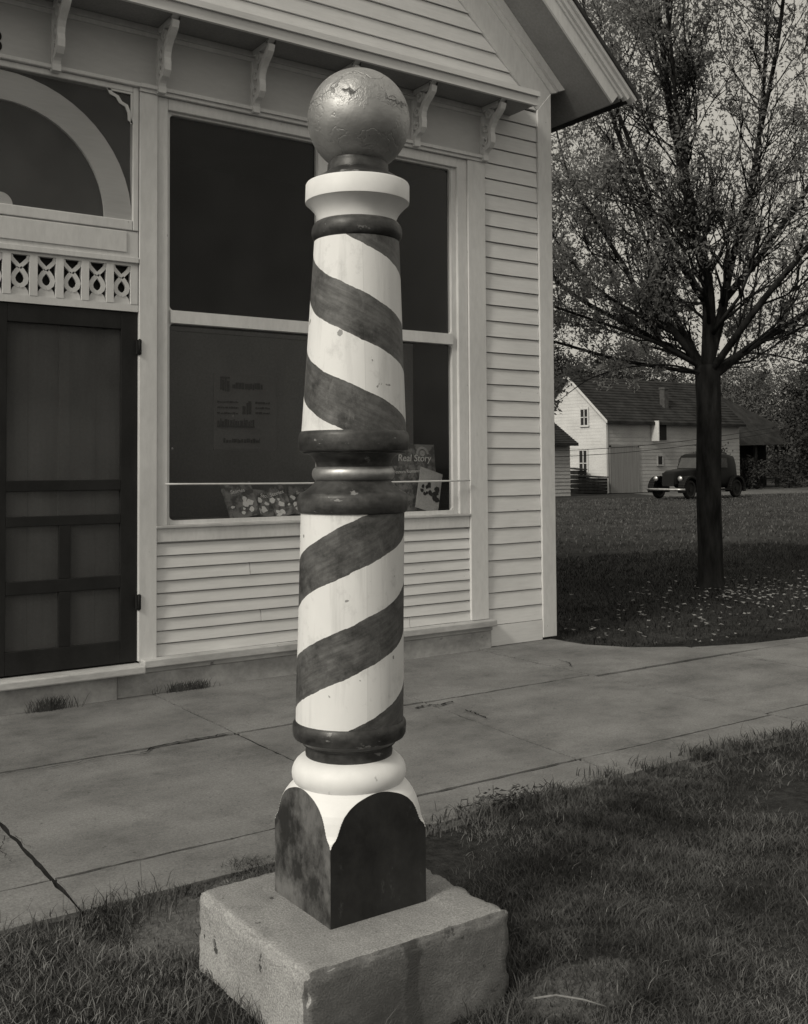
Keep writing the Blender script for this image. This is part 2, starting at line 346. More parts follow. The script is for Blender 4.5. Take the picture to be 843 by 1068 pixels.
def hgt(x, y):           # turf swells a little between the walk and the street
    e = min(1, max(0, (-2.72 - y)/.35))
    return e*(.022 + .018*math.sin(x*2.1+y*1.3) + .014*math.sin(x*5.3-y*4.1)) - .012
mb = MB(); nx, ny = 90, 60; x0, x1, y0, y1 = -6, 12, -12, -2.70
vs = []; fs = []
for j in range(ny+1):
    for i in range(nx+1):
        x = x0+(x1-x0)*i/nx; y = y1-(y1-y0)*(j/ny)**1.6
        if j == 0: y += .03*math.sin(x*7)+.025*math.sin(x*17.3)
        vs.append((x, y, hgt(x, y)))
for j in range(ny):
    for i in range(nx): a = j*(nx+1)+i; fs.append((a, a+1, a+nx+2, a+nx+1))
mb.add(vs, fs, True); tag(mb.build('verge', M['verge']), kind='structure')

# slabs of the walk, with open joints
mb = MB()
def slab(poly, dz=0, tilt=0):
    cx = sum(p[0] for p in poly)/len(poly); cy = sum(p[1] for p in poly)/len(poly)
    q = []
    for p in poly:
        q.append((p[0]+math.copysign(.0085, cx-p[0]), p[1]+math.copysign(.011, cy-p[1])))
    fine_ = []
    for i_, a_ in enumerate(q):                               # worn, slightly wandering arrises
        b_ = q[(i_+1) % len(q)]; l_ = math.hypot(b_[0]-a_[0], b_[1]-a_[1]); m_ = max(2, int(l_/.05)); fine_.append(a_)
        for t_ in range(1, m_):
            t = t_/m_; w_ = random.gauss(0,.0022)-(.006*random.random() if random.random() < .06 else 0)
            fine_.append((a_[0]+(b_[0]-a_[0])*t-(b_[1]-a_[1])/l_*w_*1.0, a_[1]+(b_[1]-a_[1])*t+(b_[0]-a_[0])/l_*w_))
    q = fine_
    n = len(q)
    top = [(p[0], p[1], dz + tilt*(p[0]-cx)) for p in q]; bot = [(p[0], p[1], -.1) for p in q]
    mb.add(top+bot, [list(range(n))] + [[i, (i+1)%n, (i+1)%n+n, i+n] for i in range(n)])
xs = [-5.4,-4.1,-2.8,-1.5,-.25,1.0,2.27,3.45,4.68]
for i in range(len(xs)-1):
    a, b = xs[i], xs[i+1]
    o = lambda y: .0 if b > 1.2 and b < 3 else -.02*(y+1)/1.5
    k = 1 if a == 3.45 or b == 3.45 else 0
    def X(q, y): return q + (-.085*(-y-.6)/1 if q == 3.45 else 0)
    rows = [.02, -1.15, -2.46, -2.76]
    for r0, r1 in zip(rows[:-1], rows[1:]):
        dz = random.uniform(-.003,.003)
        P = [(X(a,r1),r1),(X(b,r1),r1),(X(b,r0),r0),(X(a,r0),r0)]
        slab(P, dz, random.uniform(-.002,.002))
# beyond the shop the walk narrows and the lawn edge curves in
edge = [(4.68,.02),(5.40,.02),(5.43,-.35),(5.62,-.66),(5.95,-.86),(6.4,-1.02),(7.2,-1.14)]
slab([(4.68,-1.2),(5.95,-1.2),(5.93,-.86)] + [(5.62,-.66),(5.43,-.35),(5.40,.02),(4.68,.02)], .002)
slab([(5.95,-1.2),(7.2,-1.25),(7.2,-1.14),(6.4,-1.02),(5.95,-.87)], 0)
for a, b in ((4.68,5.95),(5.95,7.2),(7.2,8.5),(8.5,9.8),(9.8,11.2)):
    slab([(a,-2.42),(b,-2.42),(b,-1.2),(a,-1.2)] if b < 7.3 else [(a,-2.42),(b,-2.42),(b,-1.1),(a,-1.14)], random.uniform(-.003,.003))
    slab([(a,-2.76),(b,-2.76),(b,-2.42),(a,-2.42)], random.uniform(-.003,.003))
o = mb.build('sidewalk', M['concrete']); tag(o, kind='structure')
mb = MB(); mb.add([(-6,-2.74,-.0075),(11.2,-2.74,-.0075),(11.2,-1.0,-.0075),(5.5,-.6,-.0075),(5.4,.1,-.0075),(-6,.1,-.0075)], [(0,1,2,3,4,5)])
tag(mb.build('joint_dirt', M['dirt']), kind='structure')

mb = MB()
for line, w0 in (([(1.755,-1.235),(1.84,-1.165),(1.98,-1.15),(2.12,-1.145),(2.26,-1.13)],.016),([(3.27,-1.25),(3.38,-1.24),(3.42,-1.27),(3.53,-1.24)],.022),
    ([(3.46,-1.44),(3.45,-1.55),(3.44,-1.66)],.016),([(.98,-1.86),(.96,-2.02),(.92,-2.12),(.93,-2.26)],.0035),([(.96,-2.02),(1.0,-2.0),(1.01,-2.16)],.003),([(4.85,-.67),(4.83,-.80),(4.74,-.92)],.008),
    ([(1.15,-1.20),(1.4,-1.22),(1.62,-1.20),(1.80,-1.27)],.007)):
    pts_ = []
    for (ax_, ay_), (bx_, by_) in zip(line[:-1], line[1:]):
        for k in range(7): t = k/7; pts_.append((ax_+(bx_-ax_)*t+random.gauss(0,.006), ay_+(by_-ay_)*t+random.gauss(0,.006)))
    pts_.append(line[-1]); n_ = len(pts_); vs = []
    for i, (x, y) in enumerate(pts_):
        a = pts_[max(0,i-1)]; b = pts_[min(n_-1,i+1)]; dx, dy = b[0]-a[0], b[1]-a[1]; l_ = math.hypot(dx,dy) or 1
        w_ = w0*random.uniform(.15,1.0)*(1 if 0 < i < n_-1 else .1); vs += [(x-dy/l_*w_/2, y+dx/l_*w_/2, .0065), (x+dy/l_*w_/2, y-dx/l_*w_/2, .0065)]
    mb.add(vs, [(2*i,2*i+1,2*i+3,2*i+2) for i in range(n_-1)])
tag(mb.build('sidewalk_cracks', M['dirt']), kind='structure')

# ------------------------------------------------------------------ the shop
shop = empty('barber_shop', (0,0,0), 'white clapboard gabled shop front with bracketed hood, big dark window and screen door', 'shop')
CX = 1.42
def clap(mb, x0f, x1f, z0, z1, e, y0=0, rev=False, jit=.0012):
    """lapped boards between z0 and z1; x0f/x1f give the ends at a height"""
    n = max(1, round((z1-z0)/e)); e = (z1-z0)/n
    for i in range(n):
        a = z0+i*e; b = a+e
        xa0, xa1, xb0, xb1 = x0f(a), x1f(a), x0f(b), x1f(b)
        if xa1-xa0 < .02: continue
        if xb1-xb0 < .02: xb0 = xb1 = (xb0+xb1)/2; xb1 += .01
        cuts = [0, 1]
        if xa1-xa0 > 1.2 and random.random() < .6: cuts = [0, random.uniform(.25,.8), 1]
        for c0, c1 in zip(cuts[:-1], cuts[1:]):
            k = 4; ja = [random.uniform(-jit, jit) for _ in range(k+1)]; off = random.uniform(-.0012,.0012)
            t0, t1 = y0-.0165+off, y0-.006+off; gp = .0075
            vs = []
            for q in range(k+1):
                t = c0+(c1-c0)*q/k; xa = xa0+(xa1-xa0)*t; xb = xb0+(xb1-xb0)*t
                if q == 0 and c0 > 0: xa += .002; xb += .002
                if q == k and c1 < 1: xa -= .002; xb -= .002
                vs += [(xa, t0+ja[q], a+ja[q]), (xb, t1, b-gp), (xb, y0+.012, b-gp), (xb, y0+.012, b+.004), (xa, y0+.012, a+ja[q])]
            fs = []
            for q in range(k):
                o = q*5; fs += [(o,o+5,o+6,o+1), (o+1,o+6,o+7,o+2), (o+2,o+7,o+8,o+3), (o+4,o+9,o+5,o)]
            fs += [(0,1,2,4), (k*5,k*5+4,k*5+2,k*5+1)]
            mb.add(vs, fs)
c_in, c_out, c_sof = 8.775, 9.046, 9.187         # z + .9 x of frieze board edges and of the soffit
# right corner wall, its mirror to the left, and the gable
mb = MB()
clap(mb, lambda z: 4.795, lambda z: 5.312, .155, 3.98, .1165)
clap(mb, lambda z: 2*CX-5.312, lambda z: 2*CX-4.795, .155, 3.98, .1165)
xr = lambda z: min(5.312, (c_in-z)/.9)
clap(mb, lambda z: 2*CX-xr(z), xr, 3.99, 8.35, .1185)
mb.box(4.795, 5.312, -.022, .0, .005, .150); mb.box(2*CX-5.312, 2*CX-4.795, -.022, .0, .005, .150)
w = mb.build('clapboard_wall', M['siding'], shop)
# panel boards under the windows
def panel(mirror):
    mb = MB(); f = (lambda x: 2*CX-x) if mirror else (lambda x: x)
    a, b = sorted((f(2.304), f(4.630)))
    clap(mb, lambda z: a, lambda z: b, .205, .862, .0725)
    return mb.build('apron_clapboards', M['siding'], shop)
panel(False); panel(True)
# hidden shell: side walls, back wall and the dark room
mb = MB()
def sidewall(x, sgn):
    n = 33
    for i in range(n):
        a = .02+i*.1165; b = a+.1165
        mb.add([(x+sgn*.017,.03,a),(x+sgn*.004,.03,b),(x+sgn*.017,12,a),(x+sgn*.004,12,b),(x,.03,a),(x,12,a)], [(0,2,3,1),(4,5,2,0)])
sidewall(5.425, 1); sidewall(2*CX-5.425, -1)
mb.prism([(2*CX-5.42,.0),(5.42,.0),(5.42,4.2),(CX,7.8),(2*CX-5.42,4.2)], 'y', 11.9, 12)
mb.build('side_wall', M['siding'], shop)
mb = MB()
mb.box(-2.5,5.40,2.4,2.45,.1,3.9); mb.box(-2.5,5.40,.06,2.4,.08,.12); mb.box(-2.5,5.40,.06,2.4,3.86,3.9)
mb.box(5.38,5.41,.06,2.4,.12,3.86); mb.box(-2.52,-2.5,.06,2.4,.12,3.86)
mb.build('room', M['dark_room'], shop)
mb = MB(); mb.box(.63,2.21,.02,.06,2.2,3.55); mb.prism([(2*CX-5.42,3.9),(5.42,3.9),(5.42,4.2),(CX,7.8),(2*CX-5.42,4.2)], 'y', .016, .05)
mb.box(4.79,5.42,.015,.05,.0,3.9); mb.box(2*CX-5.42,2*CX-4.79,.015,.05,0,3.9); mb.box(2.3,4.64,.016,.05,.0,.9); mb.box(2*CX-4.64,2*CX-2.3,.016,.05,0,.9)
mb.build('sheathing', M['dark_room'], shop)
# corner boards
def corner(mirror):
    f = (lambda x: 2*CX-x) if mirror else (lambda x: x)
    mb = MB(); P = [(f(5.315),.02),(f(5.45),.02),(f(5.45),c_out-.9*5.45),(f(5.315),c_in-.9*5.315)]
    mb.prism(P, 'y', -.030, .03)
    mb.build('corner_board', M['trim'], shop, bevel=.003)
corner(False); corner(True)
# raking frieze board, bed moulding, roof, crown
def rake(mirror):
    f = (lambda x: 2*CX-x) if mirror else (lambda x: x)
    def band(c0, c1, xa0, xa1, y0, y1, mb):
        # a strip between lines z = c-.9x from x (xa0 at c0, xa1 at c1) up to the ridge
        mb.prism([(f(xa0), c0-.9*xa0), (f(xa1), c1-.9*xa1), (f(CX), c1-.9*CX), (f(CX), c0-.9*CX)], 'y', y0, y1)
    mb = MB(); band(c_in, c_out, 5.313, 5.449, -.027, .03, mb); mb.build('raking_frieze', M['trim'], shop)
    mb = MB(); band(c_out+.002, c_out+.06, 5.452, 5.50, -.042, .03, mb); band(c_out+.062, c_sof-.002, 5.50, 5.56, -.070, .03, mb)
    mb.build('bed_moulding', M['trim'], shop)
    # roof slab, soffit side
    zs = lambda x: c_sof-.9*x
    U = (.669, .743); D = (.743, -.669)
    e = (5.735, zs(5.735)); e1 = (e[0]+U[0]*.16, e[1]+U[1]*.16)
    mb = MB(); mb.prism([(f(CX), zs(CX)), (f(e[0]), e[1]), (f(e1[0]), e1[1]), (f(CX), zs(CX)+.16/U[1])], 'y', -.385, 12.3)
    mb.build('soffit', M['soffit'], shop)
    mb = MB(); t0, t1 = .162, .19
    a = (e[0]+U[0]*t0+D[0]*.125, e[1]+U[1]*t0+D[1]*.125); b = (e[0]+U[0]*t1+D[0]*.135, e[1]+U[1]*t1+D[1]*.135)
    mb.prism([(f(CX), zs(CX)+t0/U[1]), (f(a[0]), a[1]), (f(b[0]), b[1]), (f(CX), zs(CX)+t1/U[1])], 'y', -.475, 12.34)
    mb.build('shingles', M['roof_wood'], shop)
    mb = MB()
    for (p0, p1, y, ex) in ((-.012,.075,-.405,.0),(.077,.10,-.420,.03),(.102,.135,-.440,.07),(.137,.160,-.462,.12)):
        a = (e[0]+U[0]*p0+D[0]*ex, e[1]+U[1]*p0+D[1]*ex); b = (e[0]+U[0]*p1+D[0]*ex, e[1]+U[1]*p1+D[1]*ex)
        mb.prism([(f(CX), zs(CX)+p0/U[1]), (f(a[0]), a[1]), (f(b[0]), b[1]), (f(CX), zs(CX)+p1/U[1])], 'y', y, -.387)
    mb.build('rake_moulding', M['trim'], shop)
    mb = MB()
    for (p0, p1, ex) in ((.0,.075,.012),(.077,.158,.05)):
        P = [(e[0]+U[0]*p0, e[1]+U[1]*p0), (e[0]+U[0]*p0+D[0]*ex, e[1]+U[1]*p0+D[1]*ex), (e[0]+U[0]*p1+D[0]*ex, e[1]+U[1]*p1+D[1]*ex), (e[0]+U[0]*p1, e[1]+U[1]*p1)]
        mb.prism([(f(p[0]), p[1]) for p in P], 'y', -.383, 12.2)
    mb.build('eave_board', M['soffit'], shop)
rake(False); rake(True)
# hood over the shop front
hx0, hx1 = 2*CX-5.05, 5.05
mb = MB()
mb.prism([(-.29,4.0),(-.29,3.985),(0,4.10),(0,4.13)], 'x', hx0, hx1)
mb.box(hx0-.012, hx1+.012, -.31, -.287, 3.892, 3.985)
mb.box(hx0-.02, hx1+.02, -.328, -.312, 3.955, 3.992)
mb.build('hood_fascia', M['siding'], shop)
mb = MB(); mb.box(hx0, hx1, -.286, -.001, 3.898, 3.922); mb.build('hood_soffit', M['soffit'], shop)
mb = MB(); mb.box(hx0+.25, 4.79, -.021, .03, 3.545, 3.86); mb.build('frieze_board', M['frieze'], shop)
mb = MB(); mb.box(hx0+.25, 4.79, -.045, .0, 3.862, 3.896); mb.box(hx0+.25, 4.79, -.034, .0, 3.835, 3.86); mb.build('frieze_moulding', M['trim'], shop)
for a, b in ((2.19,4.80),(2*CX-4.80,.65)):
    mb = MB(); mb.box(a, b, -.060, .0, 3.522, 3.543); mb.box(a, b, -.045, .0, 3.50, 3.521); mb.build('window_head', M['trim'], shop)
# brackets
def bracket(x):
    mb = MB()
    cen = [(-.262,3.896),(-.262,3.868),(-.250,3.838),(-.222,3.812),(-.190,3.790),(-.160,3.762),(-.140,3.728),(-.133,3.69),(-.140,3.655),(-.138,3.622),(-.118,3.598),(-.086,3.588),(-.066,3.568),(-.056,3.54)]
    L_, R_ = [], []
    for i, p in enumerate(cen):
        a = Vector(cen[max(0,i-1)]); b = Vector(cen[min(len(cen)-1,i+1)]); d = (b-a).normalized(); n = Vector((-d.y, d.x))
        w = .017
        L_.append((p[0]+n.x*w, p[1]+n.y*w)); R_.append((p[0]-n.x*w, p[1]-n.y*w))
    L_[0] = (-.283,3.896); R_[0] = (-.24,3.896)
    for i in range(len(cen)-1): mb.prism([L_[i], L_[i+1], R_[i+1], R_[i]], 'x', x-.021, x+.021)
    # inner scrolls against the wall, leaving pierced gaps
    mb.box(x-.019, x+.019, -.045, -.022, 3.53, 3.83)
    for cy, cz, r in ((-.075,3.64,.030),(-.085,3.735,.034),(-.12,3.83,.036)):
        ring = [(cy+r*math.cos(t), cz+r*math.sin(t)) for t in np.linspace(0, 2*PI, 15)]
        ring2 = [(cy+r*.5*math.cos(t), cz+r*.5*math.sin(t)) for t in np.linspace(0, 2*PI, 15)]
        mb.strip(ring, ring2, 'x', x-.015, x+.015)
    mb.box(x-.018, x+.018, -.235, -.05, 3.865, 3.895)
    mb.box(x-.024, x+.024, -.075, -.022, 3.505, 3.545)
    return mb.build('bracket', M['trim'], shop)
for x in (1.09,1.70,2.315,2.93,3.545,4.16,4.77): bracket(x)
for x in (.47,-.145,-.76,-1.375,-1.93): bracket(x)
# posts beside the entrance and the outer window casings
for a, b, z0, z1 in ((2.192,2.302,.19,3.50),(2*CX-2.302,2*CX-2.192,.19,3.50),(4.632,4.79,.205,3.50),(2*CX-4.79,2*CX-4.632,.205,3.50)):
    mb = MB(); mb.box(a, b, -.034, .03, z0, z1); mb.build('casing_post', M['trim'], shop, bevel=.004)
# sill ledge, step and foundation
mb = MB(); mb.box(2.205,4.815,-.095,.0,.158,.203); mb.box(2.205,4.805,-.055,0,.125,.157)
mb.build('base_ledge', M['sill'], shop, bevel=.006)
mb = MB(); mb.box(2*CX-4.815,2*CX-2.205,-.095,.0,.158,.203); mb.build('base_ledge', M['sill'], shop, bevel=.006)
mb = MB(); mb.box(.64,2.203,-.125,.03,.135,.180); mb.build('doorstep', M['sill'], shop, bevel=.008)
mb = MB(); mb.box(2.06,4.80,-.048,.0,-.05,.124); mb.box(.70,2.055,-.07,.0,-.05,.134); mb.box(-2.0,.695,-.048,0,-.05,.157); mb.build('foundation', M['foundation'], shop, bevel=.006)

# display windows
def display_window(mirror):
    f = (lambda x: 2*CX-x) if mirror else (lambda x: x)
    def bx(mb, a, b, y0, y1, z0, z1): a, b = sorted((f(a), f(b))); mb.box(a, b, y0, y1, z0, z1)
    mb = MB(); T = -.020
    bx(mb, 2.304, 2.372, T, .05, .962, 3.498); bx(mb, 4.545, 4.630, T, .05, .962, 3.498)
    bx(mb, 2.373, 4.544, T, .05, 3.43, 3.498); bx(mb, 2.304, 4.630, T-.004, .05, .865, .960)
    fr = mb.build('window_frame', M['trim'], shop, bevel=.004)
    mb = MB(); bx(mb, 2.295, 4.632, -.038, -.0245, .945, .963); mb.build('sill_lip', M['sill'], fr, bevel=.004)
    mb = MB(); T = .004
    bx(mb, 2.373, 2.392, T, .05, .962, 3.429); bx(mb, 4.505, 4.544, T, .05, .962, 3.429)
    bx(mb, 2.393, 4.504, T, .05, .962, .988); bx(mb, 2.393, 4.504, T, .05, 3.415, 3.429)
    bx(mb, 2.393, 4.504, -.012, .05, 2.160, 2.235); bx(mb, 3.41, 3.495, -.006, .05, .989, 2.159); bx(mb, 3.41, 3.495, -.006, .05, 2.236, 3.414)
    for a, b in ((2.392,3.41),(3.495,4.505)):
        for z0, z1 in ((.988,2.160),(2.235,3.415)):
            for xx, sx_ in ((a,1),(b,-1)):
                for zz, sz_ in ((z0,1),(z1,-1)):
                    r_ = .034; P = [(f(xx-sx_*.002), zz-sz_*.002)] + [(f(xx+sx_*r_*(1-math.sin(t))), zz+sz_*r_*(1-math.cos(t))) for t in np.linspace(0,PI/2,7)]
                    mb.prism(P, 'y', .008, .026)
    mb.build('sash', M['trim'], fr, bevel=.006)
    for a, b in ((2.39,3.412),(3.493,4.507)):
        for z0, z1 in ((.985,2.162),(2.233,3.417)):
            mb = MB(); bx(mb, a, b, .028, .032, z0, z1); mb.build('pane', M['glass'], fr)
display_window(False); display_window(True)

# transom with the painted arch
def arc(cx, cz, r, n=28, a0=0, a1=PI): return [(cx+r*math.cos(a0+(a1-a0)*i/n), cz+r*math.sin(a0+(a1-a0)*i/n)) for i in range(n+1)]
tx0, tx1 = 2*CX-2.188, 2.188
mb = MB(); mb.box(tx0, tx0+.035, -.030, .03, 2.675, 3.52); mb.box(tx1-.035, tx1, -.030, .03, 2.675, 3.52)
mb.box(tx0+.036, tx1-.036, -.030, .03, 3.485, 3.52); mb.box(tx0+.036, tx1-.036, -.030, .03, 2.675, 2.735)
mb.box(tx0-.01, tx1+.01, -.052, -.0, 3.521, 3.544)
tr = mb.build('transom', M['trim'], shop, bevel=.005)
mb = MB(); mb.strip(arc(CX,2.737,.735), arc(CX,2.737,.575), 'y', -.006, .014); mb.build('arch', M['siding'], tr)
mb = MB(); mb.strip(arc(CX,2.737,.065), arc(CX,2.737,.004), 'y', -.006, .014); mb.build('arch_hub', M['siding'], tr)
mb = MB(); mb.box(tx0+.036, tx1-.036, .022, .026, 2.736, 3.484); mb.build('pane', M['transom_pane'], tr)
mb = MB(); mb.add([(tx0+.03,-.016,2.73),(tx1-.03,-.016,2.73),(tx1-.03,-.016,3.49),(tx0+.03,-.016,3.49)], [(0,1,2,3)]); mb.build('screen', M['transom_screen'], tr)
for s in (1,-1):
    mb = MB(); x = (tx1-.036) if s > 0 else (tx0+.036)
    o = [(x-s*.155,3.484),(x-s*.135,3.452),(x-s*.10,3.44),(x-s*.08,3.41),(x-s*.045,3.395),(x-s*.03,3.36),(x-s*.028,3.32),(x,3.30)]
    i = [(q[0]+s*.016, q[1]+.013) for q in o[:-2]] + [(x-s*.010,3.335),(x-s*.001,3.312)]
    mb.strip(o, i, 'y', -.026, -.018); mb.box(*sorted((x-s*.15, x)), -.026, -.018, 3.474, 3.4845); mb.box(*sorted((x-s*.012, x)), -.026, -.018, 3.3, 3.474)
    mb.build('corner_fret', M['trim'], tr)
# board and fretwork band between transom and screen doors
mb = MB(); mb.box(tx0, tx1, -.024, .018, 2.52, 2.672); mb.box(tx0+.0, tx1-.07, -.031, -.0245, 2.545, 2.665); mb.box(tx0, tx1, -.036, -.0, 2.487, 2.519); mb.build('transom_bar', M['trim'], shop, bevel=.003)
mb = MB()
mb.box(tx0, tx1, -.022, .018, 2.205, 2.247); mb.box(tx0, tx1, -.018, .018, 2.470, 2.486)
xs_ = [2.144-.1425*k for k in range(11)]
for x in xs_:
    mb.box(x, x+.042, -.024, .018, 2.248, 2.469)
for k in range(10):
    c = xs_[k]-.0502; w = .0505
    for s in (1,-1):
        P = [(.050,2.468),(.044,2.448),(.030,2.432),(.012,2.414),(-.003,2.396)]      # upper arms crossing
        Q = [(.0,2.398),(.016,2.380),(.030,2.360),(.036,2.340),(.030,2.318),(.014,2.303),(.0,2.298)]
        for path, hw in ((P,.011),(Q,.0125)):
            L_, R_ = [], []
            for i, p in enumerate(path):
                a = Vector(path[max(0,i-1)]); b = Vector(path[min(len(path)-1,i+1)]); d = (b-a).normalized(); n = Vector((-d.y, d.x))
                L_.append((c+s*(p[0]+n.x*hw), p[1]+n.y*hw)); R_.append((c+s*(p[0]-n.x*hw), p[1]-n.y*hw))
            mb.strip(L_, R_, 'y', -.012 - (.0015 if s > 0 else 0), .004)
    mb.prism([(c-w,2.2475)] + [(c+.0485*math.cos(t)*-1, 2.2475+.060*math.sin(t)) for t in np.linspace(0,PI,13)] + [(c+w,2.2475)], 'y', -.010, .006)
mb.build('fretwork', M['trim'], shop)
# numeral on the frieze over the door
cu = bpy.data.curves.new('house_number','FONT'); cu.body = '3'; cu.size = .17; cu.extrude = .003; cu.align_x = 'RIGHT'
no = bpy.data.objects.new('house_number', cu); COL.objects.link(no)
def text_obj(name, body, size, mat_, parent, loc, rot, ext=.001, align='LEFT', shear=0):
    cu = bpy.data.curves.new(name,'FONT'); cu.body = body; cu.size = size; cu.extrude = ext; cu.align_x = align; cu.shear = shear
    t = bpy.data.objects.new(name, cu); COL.objects.link(t)
    dg = bpy.context.evaluated_depsgraph_get(); me = bpy.data.meshes.new_from_object(t.evaluated_get(dg))
    bpy.data.objects.remove(t)
    o = bpy.data.objects.new(name, me); COL.objects.link(o); me.materials.clear(); me.materials.append(mat_)
    o.location = loc; o.rotation_euler = rot
    if parent: o.parent = parent
    return o
bpy.data.objects.remove(no)
text_obj('house_number', '3', .17, M['iron'], shop, (1.432,-.0215,3.56), (PI/2,0,0), .003, 'RIGHT')

# screen doors (two leaves), inner door behind
def screen_door(x0, x1, hinge):
    y0, y1 = -.012, .018; zb, zt = .190, 2.200
    l = .052 if hinge > 0 else .097; r = .097 if hinge > 0 else .052
    mb = MB(); a, b = x0+l, x1-r; mid = (a+b)/2
    mb.box(x0, a, y0, y1, zb, zt); mb.box(b, x1, y0, y1, zb, zt)
    mb.box(a+.0005, b-.0005, y0, y1, 2.10, zt)
    for z0, z1 in ((1.176,1.236),(.985,1.040),(.618,.690),(zb,.315)): mb.box(a+.0005, b-.0005, y0, y1, z0, z1)
    mb.box(mid-.032, mid+.032, y0+.001, y1-.001, .3155, .6175); mb.box(mid-.032, mid+.032, y0+.001, y1-.001, .6905, .9845)
    d = mb.build('screen_door', M['black_paint'], shop, bevel=.003)
    mb = MB(); mb.add([(a,.004,.31),(b,.004,.31),(b,.004,2.11),(a,.004,2.11)], [(0,1,2,3)]); mb.build('screen', M['screen'], d)
    for z in (2.0,.53):
        mb = MB(); h = x1 if hinge > 0 else x0
        mb.box(h-.010, h+.015, -.039, -.0125, z-.042, z+.042); mb.tube([(h+.002,-.041,z-.046),(h+.002,-.041,z+.046)], .006, 8)
        mb.build('hinge', M['iron'], d)
screen_door(1.408, 2.189, 1); screen_door(2*CX-2.189, 1.404, -1)
mb = MB()
for k in range(8):
    a = .655+k*.192; mb.box(a, a+.1905, .15+.003*(k%2), .18, .19, 2.2)
mb.box(.64,2.20,.185,.2,.19,2.2)
mb.box(1.0,1.06,.125,.149,.19,2.2); mb.box(1.78,1.84,.125,.149,.19,2.2)
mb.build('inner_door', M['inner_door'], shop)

# cord across the window, poster sheet and magazines behind the glass
mb = MB(); mb.tube([(2.345 + (4.61-2.345)*t, -.052, 1.205 - .006*math.sin(PI*t) - .008*t) for t in np.linspace(0,1,14)], .0058, 8)
o = mb.build('cord', M['cord']); tag(o, 'thin pale cord stretched straight across the shop window', 'cord')
sign = empty('window_notice', (2.92,.07,1.41), 'dim sheet of faded dark lettering behind the window glass', 'notice')
mb = MB(); mb.box(-.215,.215,.0,.004,.0,.47); mb.build('sheet', M['sign_sheet'], sign)
mb = MB()
def scribble(x0, x1, z0, h, seed):
    r = random.Random(seed); x = x0
    while x < x1:
        w = r.uniform(.006,.022); mb.box(x, min(x+w,x1), -.003, -.0005, z0+r.uniform(0,h*.15), z0+h*r.uniform(.6,1)); x += w+r.uniform(.003,.007)
scribble(-.17,-.11,.36,.085,1); mb.box(-.172,-.108,-.0045,-.0032,.44,.452)
scribble(-.09,.12,.375,.05,2)
for k in range(3): scribble(-.19,-.05,.22+k*.035,.013,5+k); scribble(.07,.17,.225+k*.032,.014,15+k)
scribble(-.02,.04,.22,.085,22)
scribble(-.19,.06,.145,.05,9); mb.box(-.192,.062,-.0045,-.0032,.138,.150)
scribble(-.15,.10,.04,.032,11)
mb.build('lettering', M['ink'], sign)
mb = MB(); mb.box(2.36,4.55,.55,.565,.93,2.19); mb.box(2.36,4.55,.545,.57,2.191,2.22); mb.build('added_backdrop', M['backdrop'], shop)  # added partition, put in to lift the tone of the lower panes
shelf = MB(); shelf.box(2.40,4.50,.06,.42,.93,.984)
shelf.build('display_shelf', M['inner_door'], shop)
def magazine(name, x, y, w, h, lean, turn, label, mat_, titles, group):
    m = empty(name, (x,y,.986), label, 'magazine', group); m.rotation_euler = (lean, turn, 0)
    mb = MB(); mb.box(-w/2,w/2,0,.006,0,h); mb.build('cover', mat_, m)
    for (t, s, tx, tz, sh) in titles: text_obj('title', t, s, M['white_ink'], m, (tx,-.0012,tz), (PI/2,0,0), .0008, 'CENTER', sh)
    return m
G_ = 'magazines on display behind the shop window'
a = magazine('magazine', 4.365, .21, .32, .475, R(-7), R(1), 'grey illustrated magazine titled Real Story standing behind another in window', M['paper_mid'], [('Real Story',.070,-.025,.352,.2)], G_)
mb = MB(); mb.strip(arc(.05,.405,.055), arc(.05,.405,.038), 'y', -.0022, -.0008); mb.strip(arc(.05,.41,.022,20,0,2*PI), arc(.05,.41,.003,20,0,2*PI), 'y', -.0022, -.0008); mb.build('picture', M['paper'], a)
b = magazine('magazine', 4.345, .105, .20, .30, R(-10), R(17), 'pale magazine leaning tilted at the right end of window display', M['paper'], [], G_)
mb = MB(); r = random.Random(3)
for k in range(16):
    cx, cz = r.uniform(-.075,.075), r.uniform(.02,.2); rr = r.uniform(.010,.024)
    mb.prism([(cx+rr*r.uniform(.6,1.2)*math.cos(t), cz+rr*r.uniform(.6,1.2)*math.sin(t)) for t in np.linspace(0,2*PI,8)[:-1]], 'y', -.0020-.00008*k, -.0008)
mb.build('picture', M['ink'], b)
c = magazine('magazine', 4.255, .155, .27, .325, R(-8), R(-2), 'dark magazine titled Western Romances left of the tilted pale one', M['paper_mid'], [('Western Romances',.034,-.005,.270,0)], G_)
labs = ['left-hand magazine of the low row at the window bottom', 'dark patterned magazine second from left at the window bottom', 'narrow magazine leaning to the right in the low row by the pole', 'magazine at the right of the low row beside the pole']
for k, (x, w, h, tn, mt) in enumerate(((2.95,.21,.235,-9,'paper_mid'),(3.11,.19,.18,7,'paper_mid'),(3.235,.13,.21,-14,'paper_mid'),(3.37,.19,.20,8,'paper_mid'))):
    m = magazine('magazine', x, .12+.02*(k%2), w, h, R(-24), R(tn), labs[k], M[mt], [('Story' if k%2 else 'Stories', .036, 0, h*.72, .1)], G_)
    mb = MB(); r = random.Random(30+k)
    for q in range(9):
        cx, cz = r.uniform(-w*.4,w*.4), r.uniform(.02,h*.62); rr = r.uniform(.01,.026)
        mb.prism([(cx+rr*r.uniform(.5,1.2)*math.cos(t), cz+rr*r.uniform(.5,1.2)*math.sin(t)) for t in np.linspace(0,2*PI,7)[:-1]], 'y', -.0020-.00008*q, -.0008)
    mb.build('picture', M['ink'] if q%2 else M['white_ink'], m)

